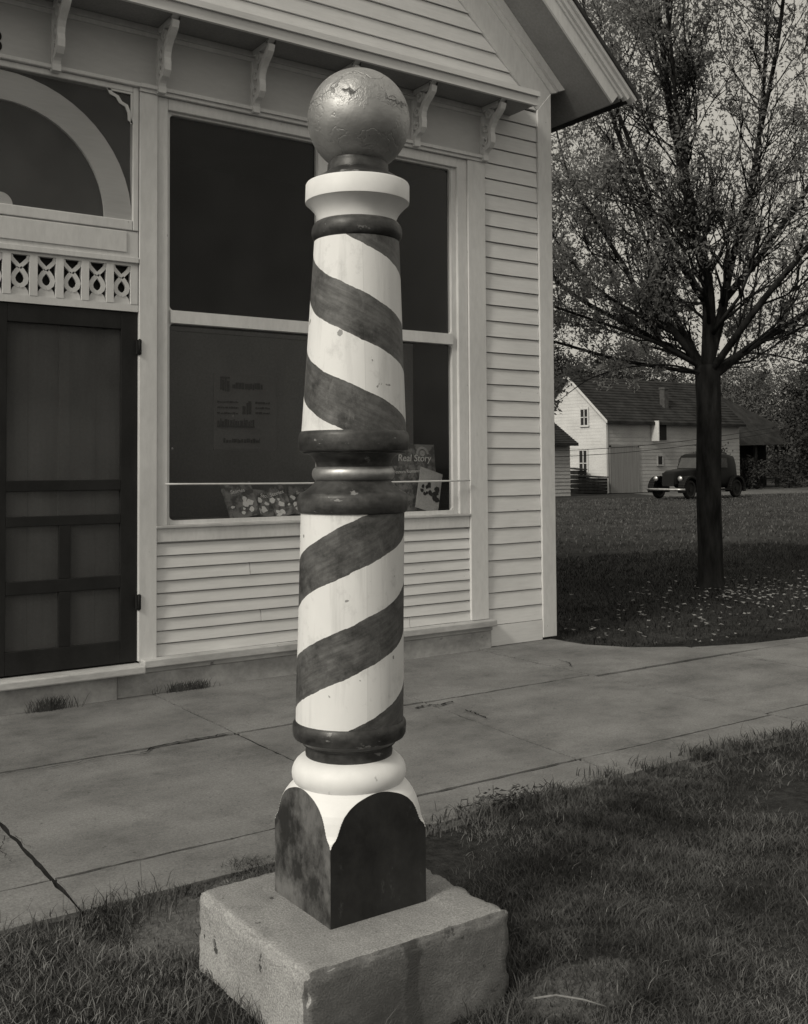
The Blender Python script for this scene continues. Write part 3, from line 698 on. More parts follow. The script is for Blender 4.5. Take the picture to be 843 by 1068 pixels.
# ------------------------------------------------------------------ barber pole and its block
AX, AY = 1.434, -3.537
pole = empty('barber_pole', (AX,AY,.2), 'tall turned barber pole with dark spiral stripes and cracked gilt ball', 'barber pole')
def lean(z): t = max(0, z+.2-.55)*.0200; return (.82*t, -.57*t)
def ring(name, prof, mt, n=72, smooth_steps=0):
    mb = MB(); mb.lathe([(z-.2, r) for z, r in prof], n=n, lean=lean); o = mb.build(name, M[mt], pole); o.data.set_sharp_from_angle(angle=R(33)); return o
def half_round(z0, z1, r0, bulge, n=9):
    return [(z0+(z1-z0)*.5*(1-math.cos(PI*i/n)), r0+bulge*math.sin(PI*i/n)) for i in range(n+1)]
# plinth: square block turned to round at the top
mb = MB(); H = .1405; n = 512
tab = [(.2,.2),(.36,.2),(.386,.1985),(.397,.1950),(.4045,.1890),(.413,.1855),(.425,.1825),(.440,.1785),(.455,.173),(.470,.1645),(.482,.155),(.491,.146),(.499,.139),(.507,.131),(.515,.12)]
def rz(z):
    for (a, ra), (b, rb) in zip(tab[:-1], tab[1:]):
        if z <= b: return ra+(rb-ra)*(z-a)/(b-a)
    return tab[-1][1]
zs_ = [.2,.3,.35] + [.36+.155*i/200 for i in range(201)]
vs = []; fs = []
for z in zs_:
    for k in range(n):
        t = 2*PI*k/n; c, s = math.cos(t), math.sin(t); r = min(H/max(abs(c),abs(s)), rz(z)); vs.append((r*c, r*s, z-.2))
for i in range(len(zs_)-1):
    for k in range(n): a = i*n+k; b = i*n+(k+1)%n; fs.append((a,b,b+n,a+n))
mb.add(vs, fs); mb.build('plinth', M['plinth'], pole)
ring('cushion', half_round(.474,.566,.095,.052,14), 'pole_white')
ring('lower_cove', [(.560,.111),(.572,.1125),(.580,.111),(.590,.1135),(.592,.119),(.598,.121)], 'pole_dark')
ring('base_ring', [(.597,.122),(.603,.128),(.610,.1415),(.618,.1455),(.634,.1465),(.645,.1455),(.652,.1405),(.654,.134)], 'pole_dark')
ring('lower_shaft', [(.648,.1385),(.75,.1385),(.9,.1362),(1.05,.1352),(1.187,.1345)], 'stripe_low', 128)
ring('middle_ring', [(1.180,.133),(1.183,.140),(1.190,.1430),(1.205,.1435),(1.222,.1430),(1.228,.1405),(1.233,.136),(1.236,.128),(1.243,.118),(1.252,.108),(1.262,.0985),(1.266,.096)], 'pole_dark')
ring('gilt_ring', half_round(1.2640,1.300,.094,.0135,10), 'gilt')
ring('middle_cove', [(1.298,.0955),(1.306,.0965),(1.318,.1015),(1.327,.110),(1.333,.120),(1.334,.132),(1.340,.1335)], 'pole_dark')
ring('shaft_ring', [(1.338,.135),(1.341,.141),(1.346,.1435),(1.362,.1440),(1.380,.1435),(1.388,.1405),(1.392,.136)], 'pole_dark')
ring('upper_shaft', [(1.385,.1365),(1.5,.1305),(1.7,.1205),(1.886,.1115)], 'stripe_top', 128)
ring('neck_ring', half_round(1.884,1.938,.1005,.0185,12), 'pole_dark')
ring('capital', [(1.930,.1005),(1.945,.1030),(1.958,.1085),(1.968,.1155),(1.976,.1230),(1.984,.1310),(1.988,.1360),(1.992,.1365),(2.034,.1360),(2.038,.1340),(2.040,.127)], 'pole_white')
ring('neck', [(2.039,.126),(2.046,.118),(2.054,.106),(2.062,.093),(2.068,.084),(2.072,.0805),(2.090,.0795),(2.094,.077),(2.100,.0765),(2.104,.0815),(2.118,.0805),(2.124,.074)], 'pole_dark')
mb = MB(); bl = lean(2.02)
mb.lathe([(.1345*math.sin(-PI/2+PI*i/40), max(.0008, .1345*math.cos(-PI/2+PI*i/40))) for i in range(41)], n=80)
mb.build('ball', M['ball'], pole, loc=(bl[0], bl[1], 2.2085-.2))

# concrete block with chipped, uneven faces
import bmesh
bm = bmesh.new(); bmesh.ops.create_cube(bm, size=1)
for v in bm.verts: v.co = Vector((1.132+(v.co.x+.5)*.580, -3.842+(v.co.y+.5)*.572, -.12+(v.co.z+.5)*.32))
bmesh.ops.bevel(bm, geom=list(bm.edges), offset=.006, segments=2, affect='EDGES')
bmesh.ops.subdivide_edges(bm, edges=[e for e in bm.edges if e.calc_length() > .1], cuts=40, use_grid_fill=True)
from mathutils import noise as mno
for v in bm.verts:
    n1 = mno.noise(v.co*9); n2 = mno.noise(v.co*28+Vector((3,1,7)))
    c = Vector((1.422,-3.556,.04)); d = (v.co-c)
    n3 = mno.noise(v.co*60+Vector((9,2,4))); k = .0030*n1+.0022*n2+.0014*n3
    edge_ = sum(1 for a, h in ((abs(d.x),.2925),(abs(d.y),.2925),(abs(d.z),.16)) if a > h-.02)
    if edge_ >= 2: k -= max(0, n2+.12)*.013+max(0,n3)*.006
    v.co += Vector((d.x/.2925, d.y/.2925, d.z/.16))*k
    if v.co.z > .19 and abs(v.co.x-AX) < .16 and abs(v.co.y-AY) < .16: v.co.z = .1995
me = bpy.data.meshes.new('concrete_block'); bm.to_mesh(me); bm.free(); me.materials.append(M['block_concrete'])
for p in me.polygons: p.use_smooth = True
bo = bpy.data.objects.new('concrete_block', me); COL.objects.link(bo)
tag(bo, 'square rough concrete block under the barber pole', 'concrete block')

# ------------------------------------------------------------------ grass
def blades(name, pts, h, w, mt, lean_=.6, flat=0):
    """pts: n x 3 roots; one tapered two-piece blade per root in a single mesh"""
    n = len(pts); ang = RNG.uniform(0,2*PI,n); X_, Y_ = np.asarray(pts)[:,0], np.asarray(pts)[:,1]
    cl_ = np.sin(X_*9+2*np.sin(Y_*7))*np.sin(Y_*11+2*np.sin(X_*6))+.6*np.sin(X_*23+Y_*17)
    h = h*RNG.uniform(.45,1.3,n)*np.clip(.95+.45*cl_,.4,1.9); w = w*RNG.uniform(.6,1.3,n)
    la = RNG.uniform(0,2*PI,n); lm = RNG.uniform(.15,1,n)*lean_*h
    dx, dy = np.cos(ang)*w, np.sin(ang)*w; lx, ly = np.cos(la)*lm, np.sin(la)*lm
    V = np.zeros((n,5,3)); P = np.asarray(pts)
    V[:,0] = P + np.stack([-dx,-dy,0*dx],1); V[:,1] = P + np.stack([dx,dy,0*dx],1)
    V[:,2] = P + np.stack([dx*.7+lx*.35, dy*.7+ly*.35, h*.6],1); V[:,3] = P + np.stack([-dx*.7+lx*.35,-dy*.7+ly*.35,h*.6],1)
    V[:,4] = P + np.stack([lx,ly,h*(1-flat*.3)],1)
    me = bpy.data.meshes.new(name); base = np.arange(n)*5
    loops = np.stack([base,base+1,base+2,base+3, base+3,base+2,base+4],1).ravel()
    me.vertices.add(n*5); me.vertices.foreach_set('co', V.ravel())
    me.loops.add(n*7); me.loops.foreach_set('vertex_index', loops.astype(np.int32))
    st = np.stack([np.arange(n)*7, np.arange(n)*7+4],1).ravel(); tot = np.tile([4,3], n)
    me.polygons.add(n*2); me.polygons.foreach_set('loop_start', st.astype(np.int32)); me.polygons.foreach_set('loop_total', tot.astype(np.int32))
    me.update(calc_edges=True); me.validate(); me.materials.append(M[mt])
    o = bpy.data.objects.new(name, me); COL.objects.link(o); return o
def scatter(n, x0, x1, y0, y1, keep, zf):
    x = RNG.uniform(x0,x1,n); y = RNG.uniform(y0,y1,n)
    k = np.array([keep(a,b) for a,b in zip(x,y)])
    x, y = x[k], y[k]; return np.stack([x,y,[zf(a,b) for a,b in zip(x,y)]],1)
def patch(x, y): return math.sin(x*3.1+1.3*math.sin(y*2.7))+math.sin(y*4.3+1.7*math.sin(x*1.9))
def keep_near(x, y):
    if 1.15 < x < 1.72 and -3.84 < y < -3.28: return False
    e = -2.74 + .05*math.sin(x*5.1)+.03*math.sin(x*13)
    if y > e: return False
    if ((x-1.24)/.15)**2+((y+3.0)/.25)**2 < random.uniform(.5,1.4): return random.random() < .10
    if ((x-1.87)/.17)**2+((y+3.93)/.10)**2 < random.uniform(.3,1.5): return random.random() < .30
    return random.random() < .60+.36*patch(x,y)
p = scatter(230000, .1, 3.6, -4.6, -2.6, keep_near, hgt)
tag(blades('grass', p, .021, .0012, 'blade', 1.9), 'short dark grass of the verge around the concrete block', 'grass', kind='stuff')
p = scatter(120000, 3.0, 9.5, -6.2, -2.6, keep_near, hgt)
tag(blades('grass', p, .025, .0022, 'blade', 1.9), 'short dark grass of the verge stretching away to the right', 'grass', kind='stuff')
p = scatter(16000, .1, 1.15, -4.4, -2.66, keep_near, hgt)
tag(blades('dry_grass', p, .030, .0013, 'blade_dry', 1.6), 'bleached matted grass left of the concrete block', 'grass', kind='stuff')
p = scatter(13000, .1, 6.5, -5.0, -2.66, keep_near, hgt)
tag(blades('dry_grass', p, .024, .0013, 'blade_dry', 1.6), 'dry pale blades scattered through the verge grass', 'grass', kind='stuff')
def tuft_pts(n, cx, cy, s): return np.stack([RNG.normal(cx,s,n), RNG.normal(cy,s,n), np.full(n, .0)],1)
pts = []
for cx, cy, n, s in [(1.10,-3.42,90,.05),(1.11,-3.6,130,.05),(1.08,-3.75,150,.06),(1.15,-3.88,120,.06),(1.3,-3.9,60,.05),(1.0,-3.3,70,.07),(1.74,-3.88,60,.04),(1.78,-3.7,50,.05),(.85,-2.83,120,.08),(1.02,-2.86,160,.07),(1.2,-2.83,120,.05),(1.6,-3.95,50,.06),(.95,-3.6,120,.1),(1.0,-3.95,120,.1),(1.86,-3.9,60,.08)]:
    pts.append(tuft_pts(n,cx,cy,s))
pts = np.concatenate(pts); pts = pts[[not(1.145<a<1.725 and -3.85<b<-3.27) for a,b,_ in pts]]
tag(blades('long_grass', pts, .055, .0016, 'blade', .95), 'longer grass tufts growing against the concrete block', 'grass', kind='stuff')
pts = []
for k in range(150):
    x = random.uniform(1.9,6.5); y = -2.76+random.gauss(0,.03)-.02; pts.append(tuft_pts(24,x,y,.035))
pts = np.concatenate(pts)
tag(blades('edge_grass', pts, .040, .0026, 'blade', 1.1), 'coarse grass creeping over the sidewalk edge', 'grass', kind='stuff')
def lawn_keep(x, y):
    if x < 5.5: return False
    e = np.interp(x, [5.4,5.62,5.95,6.4,7.2,11,40], [-.25,-.66,-.86,-1.02,-1.14,-1.1,-1.1])
    return y > e+.03*math.sin(x*9)
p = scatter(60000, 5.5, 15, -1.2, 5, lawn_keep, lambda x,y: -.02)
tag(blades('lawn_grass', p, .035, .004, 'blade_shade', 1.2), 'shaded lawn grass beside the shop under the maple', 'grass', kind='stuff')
p = scatter(45000, 8, 45, 4, 23, lambda x,y: abs(x*.7-y) < 12, lambda x,y: -.02)
tag(blades('meadow_grass', p, .045, .012, 'blade', 1.2), 'open field grass reaching back to the barn', 'grass', kind='stuff')
# pale petals fallen on the lawn near the tree
n = 320; px = np.concatenate([RNG.normal(9.2,.9,n), RNG.uniform(5.7,9,130)]); py = np.concatenate([RNG.normal(.75,.6,n), RNG.uniform(-.9,.8,130)])
mb = MB()
for x, y in zip(px, py):
    if not lawn_keep(x, y-.05): continue
    r = random.uniform(.012,.030); z = random.uniform(.0,.035); t0 = random.uniform(0,6)
    mb.add([(x+r*math.cos(t0+t)*(1 if i%2 else .6), y+r*math.sin(t0+t), z+random.uniform(-.008,.008)) for i, t in enumerate(np.linspace(0,2*PI,6)[:-1])], [(0,1,2,3,4)])
tag(mb.build('fallen_petals', M['petal']), 'pale petals and dandelions strewn over the shaded lawn', 'petals', kind='stuff')
# weeds against the foundation
def weed(x, y, n, s, h, label):
    w = MB()
    for k in range(n):
        a = random.uniform(0,2*PI); r0 = abs(random.gauss(0,s)); bx_, by_ = x+random.gauss(0,s), y-abs(random.gauss(0,.015)); hh = h*random.uniform(.4,1.2)
        dx, dy = .5*hh*math.cos(a), .3*hh*math.sin(a)-.2*hh; ww = .0014
        w.add([(bx_-ww,by_,0),(bx_+ww,by_,0),(bx_+dx*.5+ww,by_+dy*.5,hh*.65),(bx_+dx*.5-ww,by_+dy*.5,hh*.65),(bx_+dx,by_+dy,hh)], [(0,1,2,3),(3,2,4)])
    o = w.build('weed', M['blade'])
    tag(o, label, 'weed', 'weeds at the foot of the shop wall')
weed(2.47,-.075,260,.075,.060,'grassy weed at the wall foot below the window, right of the post')
weed(1.66,-.10,200,.055,.075,'dark weed at the wall foot in front of the screen door')
mb = MB()
mb.tube([(1.69,-3.95,.035),(1.73,-3.985,.045),(1.775,-4.03,.04),(1.81,-4.07,.03)], [.003,.0028,.0025,.0015], 6)
tag(mb.build('dry_stalk', M['blade_dry']), 'pale dry stalk lying on the grass in front of the block', 'stalk')
mb = MB(); r = random.Random(8)
for k in range(26):
    x, y = r.gauss(2.62,.10), r.gauss(-2.74,.03); pts_ = [(x,y,.01)]
    for q in range(3): pts_.append((pts_[-1][0]+r.uniform(-.04,.04), pts_[-1][1]+r.uniform(-.03,.03), abs(pts_[-1][2]+r.uniform(-.01,.025))))
    mb.tube(pts_, .0018, 4)
for k in range(120):
    x, y, z = r.gauss(2.62,.10), r.gauss(-2.76,.035), r.uniform(.01,.06); s = r.uniform(.008,.016); a = r.uniform(0,6)
    mb.add([(x,y,z),(x+s*math.cos(a),y+s*math.sin(a),z+r.uniform(-.01,.012)),(x+2*s*math.cos(a+.4),y+2*s*math.sin(a+.4),z),(x+s*math.cos(a+.9),y+s*math.sin(a+.9),z+.006)], [(0,1,2,3)])
tag(mb.build('weed', M['blade']), 'ragged weed sprawling onto the sidewalk edge right of the pole', 'weed')

# ------------------------------------------------------------------ trees
def leaf_mesh(name, C, wd, size, mt, parent, per=1):
    """leaves as small folded quads at points C (n x 3)"""
    n = len(C); a = RNG.normal(size=(n,3)); a /= np.linalg.norm(a,axis=1)[:,None]
    b = np.cross(a, RNG.normal(size=(n,3))); b /= np.linalg.norm(b,axis=1)[:,None]
    s = size*RNG.uniform(.55,1.35,n)[:,None]
    wd = wd or .32; V = np.stack([C, C+a*s*.55+b*s*wd, C+a*s*1.15, C+a*s*.55-b*s*wd],1)
    me = bpy.data.meshes.new(name); me.vertices.add(n*4); me.vertices.foreach_set('co', V.ravel())
    me.loops.add(n*4); me.loops.foreach_set('vertex_index', np.arange(n*4, dtype=np.int32))
    me.polygons.add(n); me.polygons.foreach_set('loop_start', (np.arange(n)*4).astype(np.int32)); me.polygons.foreach_set('loop_total', np.full(n,4,np.int32))
    me.update(calc_edges=True); me.materials.append(M[mt])
    o = bpy.data.objects.new(name, me); COL.objects.link(o); o.parent = parent; return o

TB = Vector((9.03,1.42,0))
tree = empty('maple_tree', TB, 'dark spring maple with forked trunk on the lawn beside the shop', 'tree')
mbT = MB(); mbB = MB(); leafC = []
rt = random.Random(21)
def ok(p): return not (p.x < 6.35 and p.y > -1.5 and p.z < 6.6)
def smooth_path(ctrl, n):
    out = []
    for i in range(len(ctrl)-1):
        p0 = ctrl[max(0,i-1)]; p1 = ctrl[i]; p2 = ctrl[i+1]; p3 = ctrl[min(len(ctrl)-1,i+2)]
        for k in range(n):
            t = k/n; out.append(.5*((2*p1)+(p2-p0)*t+(2*p0-5*p1+4*p2-p3)*t*t+(3*p1-p0-3*p2+p3)*t**3))
    out.append(ctrl[-1]); return out
def twig(p, d, L, r, depth):
    pts = [p.copy()]; k = 4 if depth < 2 else 3; q = p.copy(); dd = d.copy()
    for i in range(k):
        dd = (dd + Vector((rt.gauss(0,.22),rt.gauss(0,.22),rt.gauss(.10,.16)))).normalized(); q = q+dd*L/k; pts.append(q.copy())
    if not all(ok(w+TB) for w in pts[1:]): return
    mbB.tube(pts, [r*(1-.75*i/k) for i in range(k+1)], 5 if depth < 2 else 4)
    if depth < 2:
        nch = rt.randint(4,6) if depth == 0 else rt.randint(3,5)
        for c in range(nch):
            t = rt.uniform(.25,1); i = min(k-1, int(t*k)); b = pts[i].lerp(pts[i+1], t*k-i)
            ax = Vector((rt.gauss(0,1),rt.gauss(0,1),rt.gauss(0,1))).normalized()
            nd = (Quaternion(ax, rt.uniform(.45,.95)) @ dd); nd.z += .12; nd.normalize()
            twig(b, nd, L*rt.uniform(.42,.62), r*.5, depth+1)
    tips = pts[-1:] if depth < 2 else pts[1:]
    for b in tips:
        m = rt.randint(2,4)
        for _ in range(m): leafC.append((b.x+rt.gauss(0,.028), b.y+rt.gauss(0,.028), b.z+rt.gauss(0,.024)))
def limb(ctrl, r0, r1, spawn, L0, start=.2):
    P = smooth_path([Vector(c)-TB for c in ctrl], 6); n = len(P)-1
    mbB.tube(P, [r0+(r1-r0)*(i/n)**.8 for i in range(n+1)], 9)
    for s in range(spawn):
        t = start+(1-start)*(s+rt.random())/spawn; i = min(n-1, int(t*n)); p = P[i].lerp(P[i+1], t*n-i); d = (P[i+1]-P[i]).normalized()
        ax = d.cross(Vector((rt.gauss(0,1),rt.gauss(0,1),rt.gauss(0,1)))).normalized()
        nd = Quaternion(ax, rt.uniform(.5,1.05)) @ d; nd.z += .18; nd.normalize()
        twig(p, nd, L0*rt.uniform(.65,1.15)*(1-.35*t), max(.005,(r0+(r1-r0)*t)*.34), 0)
    twig(P[-1], (P[-1]-P[-2]).normalized(), L0*.7, r1, 0)
# trunk with a flared, slightly wavering stem
tp = smooth_path([Vector((0,0,-.08)),Vector((.0,.0,.35)),Vector((-.01,.0,1.1)),Vector((.015,0,1.8)),Vector((.0,.0,2.36))], 7)
mbT.tube(tp, [.245,.185,.158,.144,.136,.134,.132] + [.130+.012*max(0,(i-16))/12 for i in range(len(tp)-7)], 16)
mbT.build('trunk', M['bark'], tree)
F = (9.02,1.40,2.25)
limb([F,(9.0,1.36,2.8),(8.97,1.36,3.25),(8.86,1.41,3.75),(8.72,1.45,4.4),(8.58,1.5,5.2),(8.5,1.6,6.6),(8.5,1.6,8.2)], .088, .014, 40, 1.25, .10)
limb([(9.02,1.4,2.35),(9.10,1.28,2.9),(9.16,1.2,3.4),(9.30,1.1,4.0),(9.42,1.0,4.8),(9.5,.95,5.8),(9.6,.9,7.8)], .062, .011, 34, 1.25, .10)
limb([(9.02,1.4,2.22),(8.7,1.55,2.68),(8.4,1.75,3.05),(8.25,1.85,3.4),(7.97,2.0,3.9),(7.75,2.15,4.35),(7.62,2.25,5.0)], .048, .008, 30, .95, .10)
limb([(9.03,1.38,2.22),(9.3,1.1,2.52),(9.65,.85,2.78),(10.1,.5,3.15),(10.7,.2,3.6),(11.3,0,4.3)], .056, .011, 26, 1.15, .08)
limb([F,(9.4,2.1,2.9),(9.9,2.9,3.8),(10.2,3.6,5.0),(10.3,3.9,6.6)], .048, .010, 24, 1.3, .10)
limb([F,(8.95,.7,2.9),(9.0,-.1,3.7),(9.1,-.6,4.8),(9.1,-.8,6.2)], .045, .009, 22, 1.1, .15)
limb([(8.99,1.37,3.0),(8.6,1.65,3.8),(8.2,1.9,4.9),(7.95,2.1,6.2),(7.9,2.2,7.6)], .042, .009, 30, 1.15, .10)
limb([(9.1,1.28,3.0),(9.6,1.0,3.7),(10.2,.7,4.7),(10.6,.5,6.2),(10.8,.4,7.4)], .042, .009, 28, 1.2, .10)
limb([(9.02,1.4,2.3),(8.45,1.6,2.58),(7.9,1.85,2.78),(7.3,2.15,3.0),(6.9,2.35,3.25)], .028, .006, 22, .62, .12)
limb([(9.02,1.4,2.32),(8.5,1.9,2.75),(7.9,2.5,3.3),(7.3,2.9,4.3),(7.1,3.0,5.4)], .038, .008, 28, 1.05, .12)
limb([(8.9,1.4,3.7),(8.5,1.3,4.8),(8.1,1.1,6.0),(7.8,1.0,7.4)], .034, .008, 28, 1.0, .08)
limb([(8.7,1.55,2.68),(8.2,1.7,2.9),(7.8,1.9,3.2),(7.45,2.1,3.7),(7.2,2.2,4.4)], .024, .006, 20, .8, .12)
limb([(9.01,1.4,2.25),(8.55,1.5,2.34),(8.0,1.6,2.30),(7.6,1.72,2.18),(7.35,1.80,2.02)], .014, .004, 5, .35, .2)
limb([(9.03,1.4,2.26),(8.6,2.2,2.45),(8.1,3.0,2.75),(7.6,3.7,2.95),(7.2,4.2,3.1)], .026, .006, 20, .62, .15)
limb([(9.04,1.4,2.26),(9.6,1.5,2.5),(10.2,1.5,2.55),(10.9,1.4,2.45)], .026, .006, 20, .75, .12)
limb([(9.05,1.4,2.28),(9.5,2.3,2.6),(10.1,3.3,2.8),(10.7,4.2,2.75)], .030, .006, 22, .85, .12)
limb([(8.72,1.45,4.4),(8.9,1.8,5.3),(9.0,2.1,6.4),(9.05,2.2,7.8)], .032, .008, 26, 1.1, .05)
limb([(9.42,1.0,4.8),(9.2,.6,5.6),(9.0,.3,6.6),(8.9,.2,7.6)], .030, .008, 26, 1.1, .05)
limb([(8.4,1.6,4.1),(8.0,1.9,5.4),(7.4,2.2,6.4),(7.0,2.4,7.4)], .028, .007, 26, 1.05, .08)
mbB.build('branches', M['bark'], tree)
leaf_mesh('crown', np.array(leafC), .22, .045, 'leaf', tree)

def bush_tree(name, loc, h, rad, n, mt, label, cat='tree', trunk=.2, size=.35, seed=1, group=None, base=.15):
    r = np.random.default_rng(seed); t = empty(name, loc, label, cat, group)
    mb = MB(); mb.tube([(0,0,-.1),(.05,0,h*.35),(0,.1,h*.75)], [trunk,trunk*.7,trunk*.3], 9)
    for k in range(9):
        a = r.uniform(0,2*PI); z0 = h*r.uniform(.25,.6); l = rad*r.uniform(.5,.95)
        mb.tube([(0,0,z0),(l*.5*math.cos(a),l*.5*math.sin(a),z0+l*.35),(l*math.cos(a),l*math.sin(a),z0+l*.75)], [trunk*.4,trunk*.25,trunk*.08], 5)
    mb.build('trunk', M['bark'], t)
    K = max(14, n//140); cl = r.normal(size=(K,3)); cl /= np.linalg.norm(cl,axis=1)[:,None]; cl *= r.uniform(.35,1,(K,1))**.5
    cen = np.stack([cl[:,0]*rad, cl[:,1]*rad, h*(base+(1-base)*.5)+cl[:,2]*h*(1-base)*.5],1)
    id_ = r.integers(0,K,n); P = cen[id_]+r.normal(size=(n,3))*rad*r.uniform(.10,.24,(K,1))[id_]
    P[:,2] = np.clip(P[:,2], h*base*.5, None)
    leaf_mesh('crown', P, None, size, mt, t); return t
G2 = 'trees behind the far barns'
bush_tree('tree', (47.3,24.9,0), 7.5, 2.0, 12000, 'leaf_dark', 'big dark tree at the right edge beyond the driveway', seed=2, base=.05, size=.17)
bush_tree('tree', (53.2,29.4,0), 5.6, 1.8, 8000, 'leaf_dark', 'dense dark tree between the low barn and the right edge', seed=3, base=.04, size=.18, group=G2)
bush_tree('tree', (66,46,0), 9.4, 4.2, 14000, 'leaf_pale', 'pale feathery tree rising behind the low dark barn roof next to the maple trunk', seed=4, size=.20, group=G2)
bush_tree('tree', (74,46,0), 9.4, 4.2, 14000, 'leaf_pale', 'pale feathery tree further right behind the low barn', seed=5, size=.20, group=G2)
bush_tree('tree', (60,49,0), 9.6, 3.6, 14000, 'leaf_dark', 'dark tree behind the roof where the two barns meet', seed=6, size=.20, group=G2)
bush_tree('tree', (54,47,0), 9.2, 3.6, 14000, 'leaf_dark', 'dark tree showing over the barn ridge left of the chimney', seed=7, size=.20, group=G2)
bush_tree('tree', (46,43,0), 8.4, 3.0, 14000, 'leaf_dark', 'dark tree behind the bright gable peak', seed=8, size=.19, group=G2)
for i, (x, y, h, rr, lb) in enumerate(((46.4,28.4,1.7,.7,'leafy shrub in front of the open shed posts'),(49.4,28.6,2.0,.9,'leafy shrub at the right end of the open shed'),(41.0,27.0,2.8,.8,'small leafy shrub against the grey barn wall beside the car'))):
    bush_tree('shrub', (x,y,0), h, rr, 2200, 'leaf_dark', lb, 'shrub', .05, .12, 40+i, 'shrubs around the barns', .05)
# far wood on the horizon
mb = MB(); r = np.random.default_rng(12)
n = 50000; ang = r.uniform(R(8), R(75), n); dist = r.uniform(110,150,n)
hh = 6.0+2.6*np.sin(ang*23)+1.8*np.sin(ang*61+1)
P = np.stack([dist*np.cos(ang), dist*np.sin(ang), hh*r.uniform(0,1,n)**.7],1)
root = leaf_mesh('far_woods', P, None, .8, 'leaf_pale', None); tag(root, 'hazy band of distant trees along the horizon', 'woods', kind='stuff')

# ------------------------------------------------------------------ barn, sheds
def lap(mb, axis, fixed, sgn, a0, a1, z0, z1, e, top=None, d=.03):
    """lapped siding on a plane x=fixed or y=fixed; top(z)->(a0,a1) for gables"""
    n = int(round((z1-z0)/e))
    for i in range(n):
        p = z0+i*(z1-z0)/n; q = z0+(i+1)*(z1-z0)/n
        A = top(p) if top else (a0,a1); B = top(q) if top else (a0,a1)
        o0, o1 = fixed+sgn*d, fixed+sgn*.004
        mk = (lambda a, z, o: (o,a,z)) if axis == 'x' else (lambda a, z, o: (a,o,z))
        mb.add([mk(A[0],p,o0),mk(A[1],p,o0),mk(B[1],q,o1),mk(B[0],q,o1),mk(A[0],p,fixed),mk(A[1],p,fixed)], [(0,1,2,3),(4,5,1,0)])
barn = empty('barn', (35.1,28.2,0), 'white barn with sunlit gable, grey long side and dark shingle roof', 'barn')
BX, BY, EV, RY, RZ, BL = 0, 0, 3.45, 2.35, 5.48, 9.6
def loc_build(mb, name, mt, parent=barn, **k): return mb.build(name, M[mt], parent, **k)
mb = MB()
lap(mb, 'x', 0, -1, 0, 4.7, 0, 3.45, .15, None, .014); lap(mb, 'x', 0, -1, 0, 0, 3.45, 5.45, .15, lambda z: ((z-3.45)/2.03*2.35, 4.7-(z-3.45)/2.03*2.35), .014)
mb.box(-.05,.06,-.05,.10,0,3.46)
loc_build(mb, 'gable_wall', 'barn')
mb = MB(); lap(mb, 'y', 0, -1, .1, BL, 0, 3.45, .17, None, .016); mb.box(.02,BL,.01,.05,0,3.45); mb.box(BL-.05,BL,.05,4.6,0,3.4); mb.box(.03,BL,4.6,4.65,0,3.4)
loc_build(mb, 'long_wall', 'barn_long')
mb = MB()
def roofslab(mb, x0, x1, y0, z0, y1, z1, t=.09):
    n = 16
    for i in range(n):
        a = i/n; b = (i+1)/n; ya, yb = y0+(y1-y0)*a, y0+(y1-y0)*b; za, zb = z0+(z1-z0)*a, z0+(z1-z0)*b
        mb.add([(x0,ya,za+.035),(x1,ya,za+.035),(x1,yb,zb),(x0,yb,zb),(x0,ya,za-t),(x1,ya,za-t),(x1,yb,zb-t),(x0,yb,zb-t)], [(0,1,2,3),(4,7,6,5),(0,4,5,1),(1,5,6,2),(3,7,4,0),(2,6,7,3)])
sl = 2.03/2.35
roofslab(mb, -.22, BL+.2, -.30, 3.47-.3*sl+.08, 2.35, 5.48+.10); roofslab(mb, -.22, BL+.2, 5.0, 3.47-.3*sl+.08, 2.352, 5.48+.10)
rf = loc_build(mb, 'roof', 'barn_roof')
mb = MB(); mb.prism([(-.30,3.21),(2.35,5.50),(2.35,5.64),(-.30,3.33)], 'x', -.26, -.222); mb.prism([(5.0,3.21),(2.35,5.50),(2.35,5.64),(5.0,3.33)], 'x', -.26, -.222)
mb.build('verge_board', M['barn'], rf)
mb = MB(); mb.box(4.62,4.92,.55,.85,3.8,5.0); mb.box(4.59,4.95,.52,.88,5.0,5.1); mb.build('chimney', M['brick'], rf)
def small_window(x0, x1, y0, y1, z0, z1, axis, name='window'):
    f = MB()
    if axis == 'x':
        f.box(-.07,-.02,y0-.07,y1+.07,z1,z1+.09); f.box(-.09,-.02,y0-.09,y1+.09,z0-.08,z0); f.box(-.07,-.02,y0-.07,y0,z0,z1); f.box(-.07,-.02,y1,y1+.07,z0,z1)
        f.box(-.06,-.03,(y0+y1)/2-.025,(y0+y1)/2+.025,z0,z1); f.box(-.06,-.03,y0,y1,(z0+z1)/2-.02,(z0+z1)/2+.02)
        o = loc_build(f, name, 'barn'); p = MB(); p.box(-.045,-.032,y0+.001,y1-.001,z0+.001,z1-.001)
    else:
        f.box(x0-.06,x1+.06,-.07,-.02,z1,z1+.07); f.box(x0-.06,x1+.06,-.08,-.02,z0-.06,z0); f.box(x0-.06,x0,-.07,-.02,z0,z1); f.box(x1,x1+.06,-.07,-.02,z0,z1)
        o = loc_build(f, name, 'barn_long'); p = MB(); p.box(x0+.001,x1-.001,-.055,-.032,z0+.001,z1-.001)
    p.build('pane', M['ink'], o)
small_window(0,0,1.14,1.58,3.18,3.92,'x'); small_window(0,0,1.22,1.70,.80,1.98,'x')
small_window(3.42,3.72,0,0,1.30,1.70,'y')
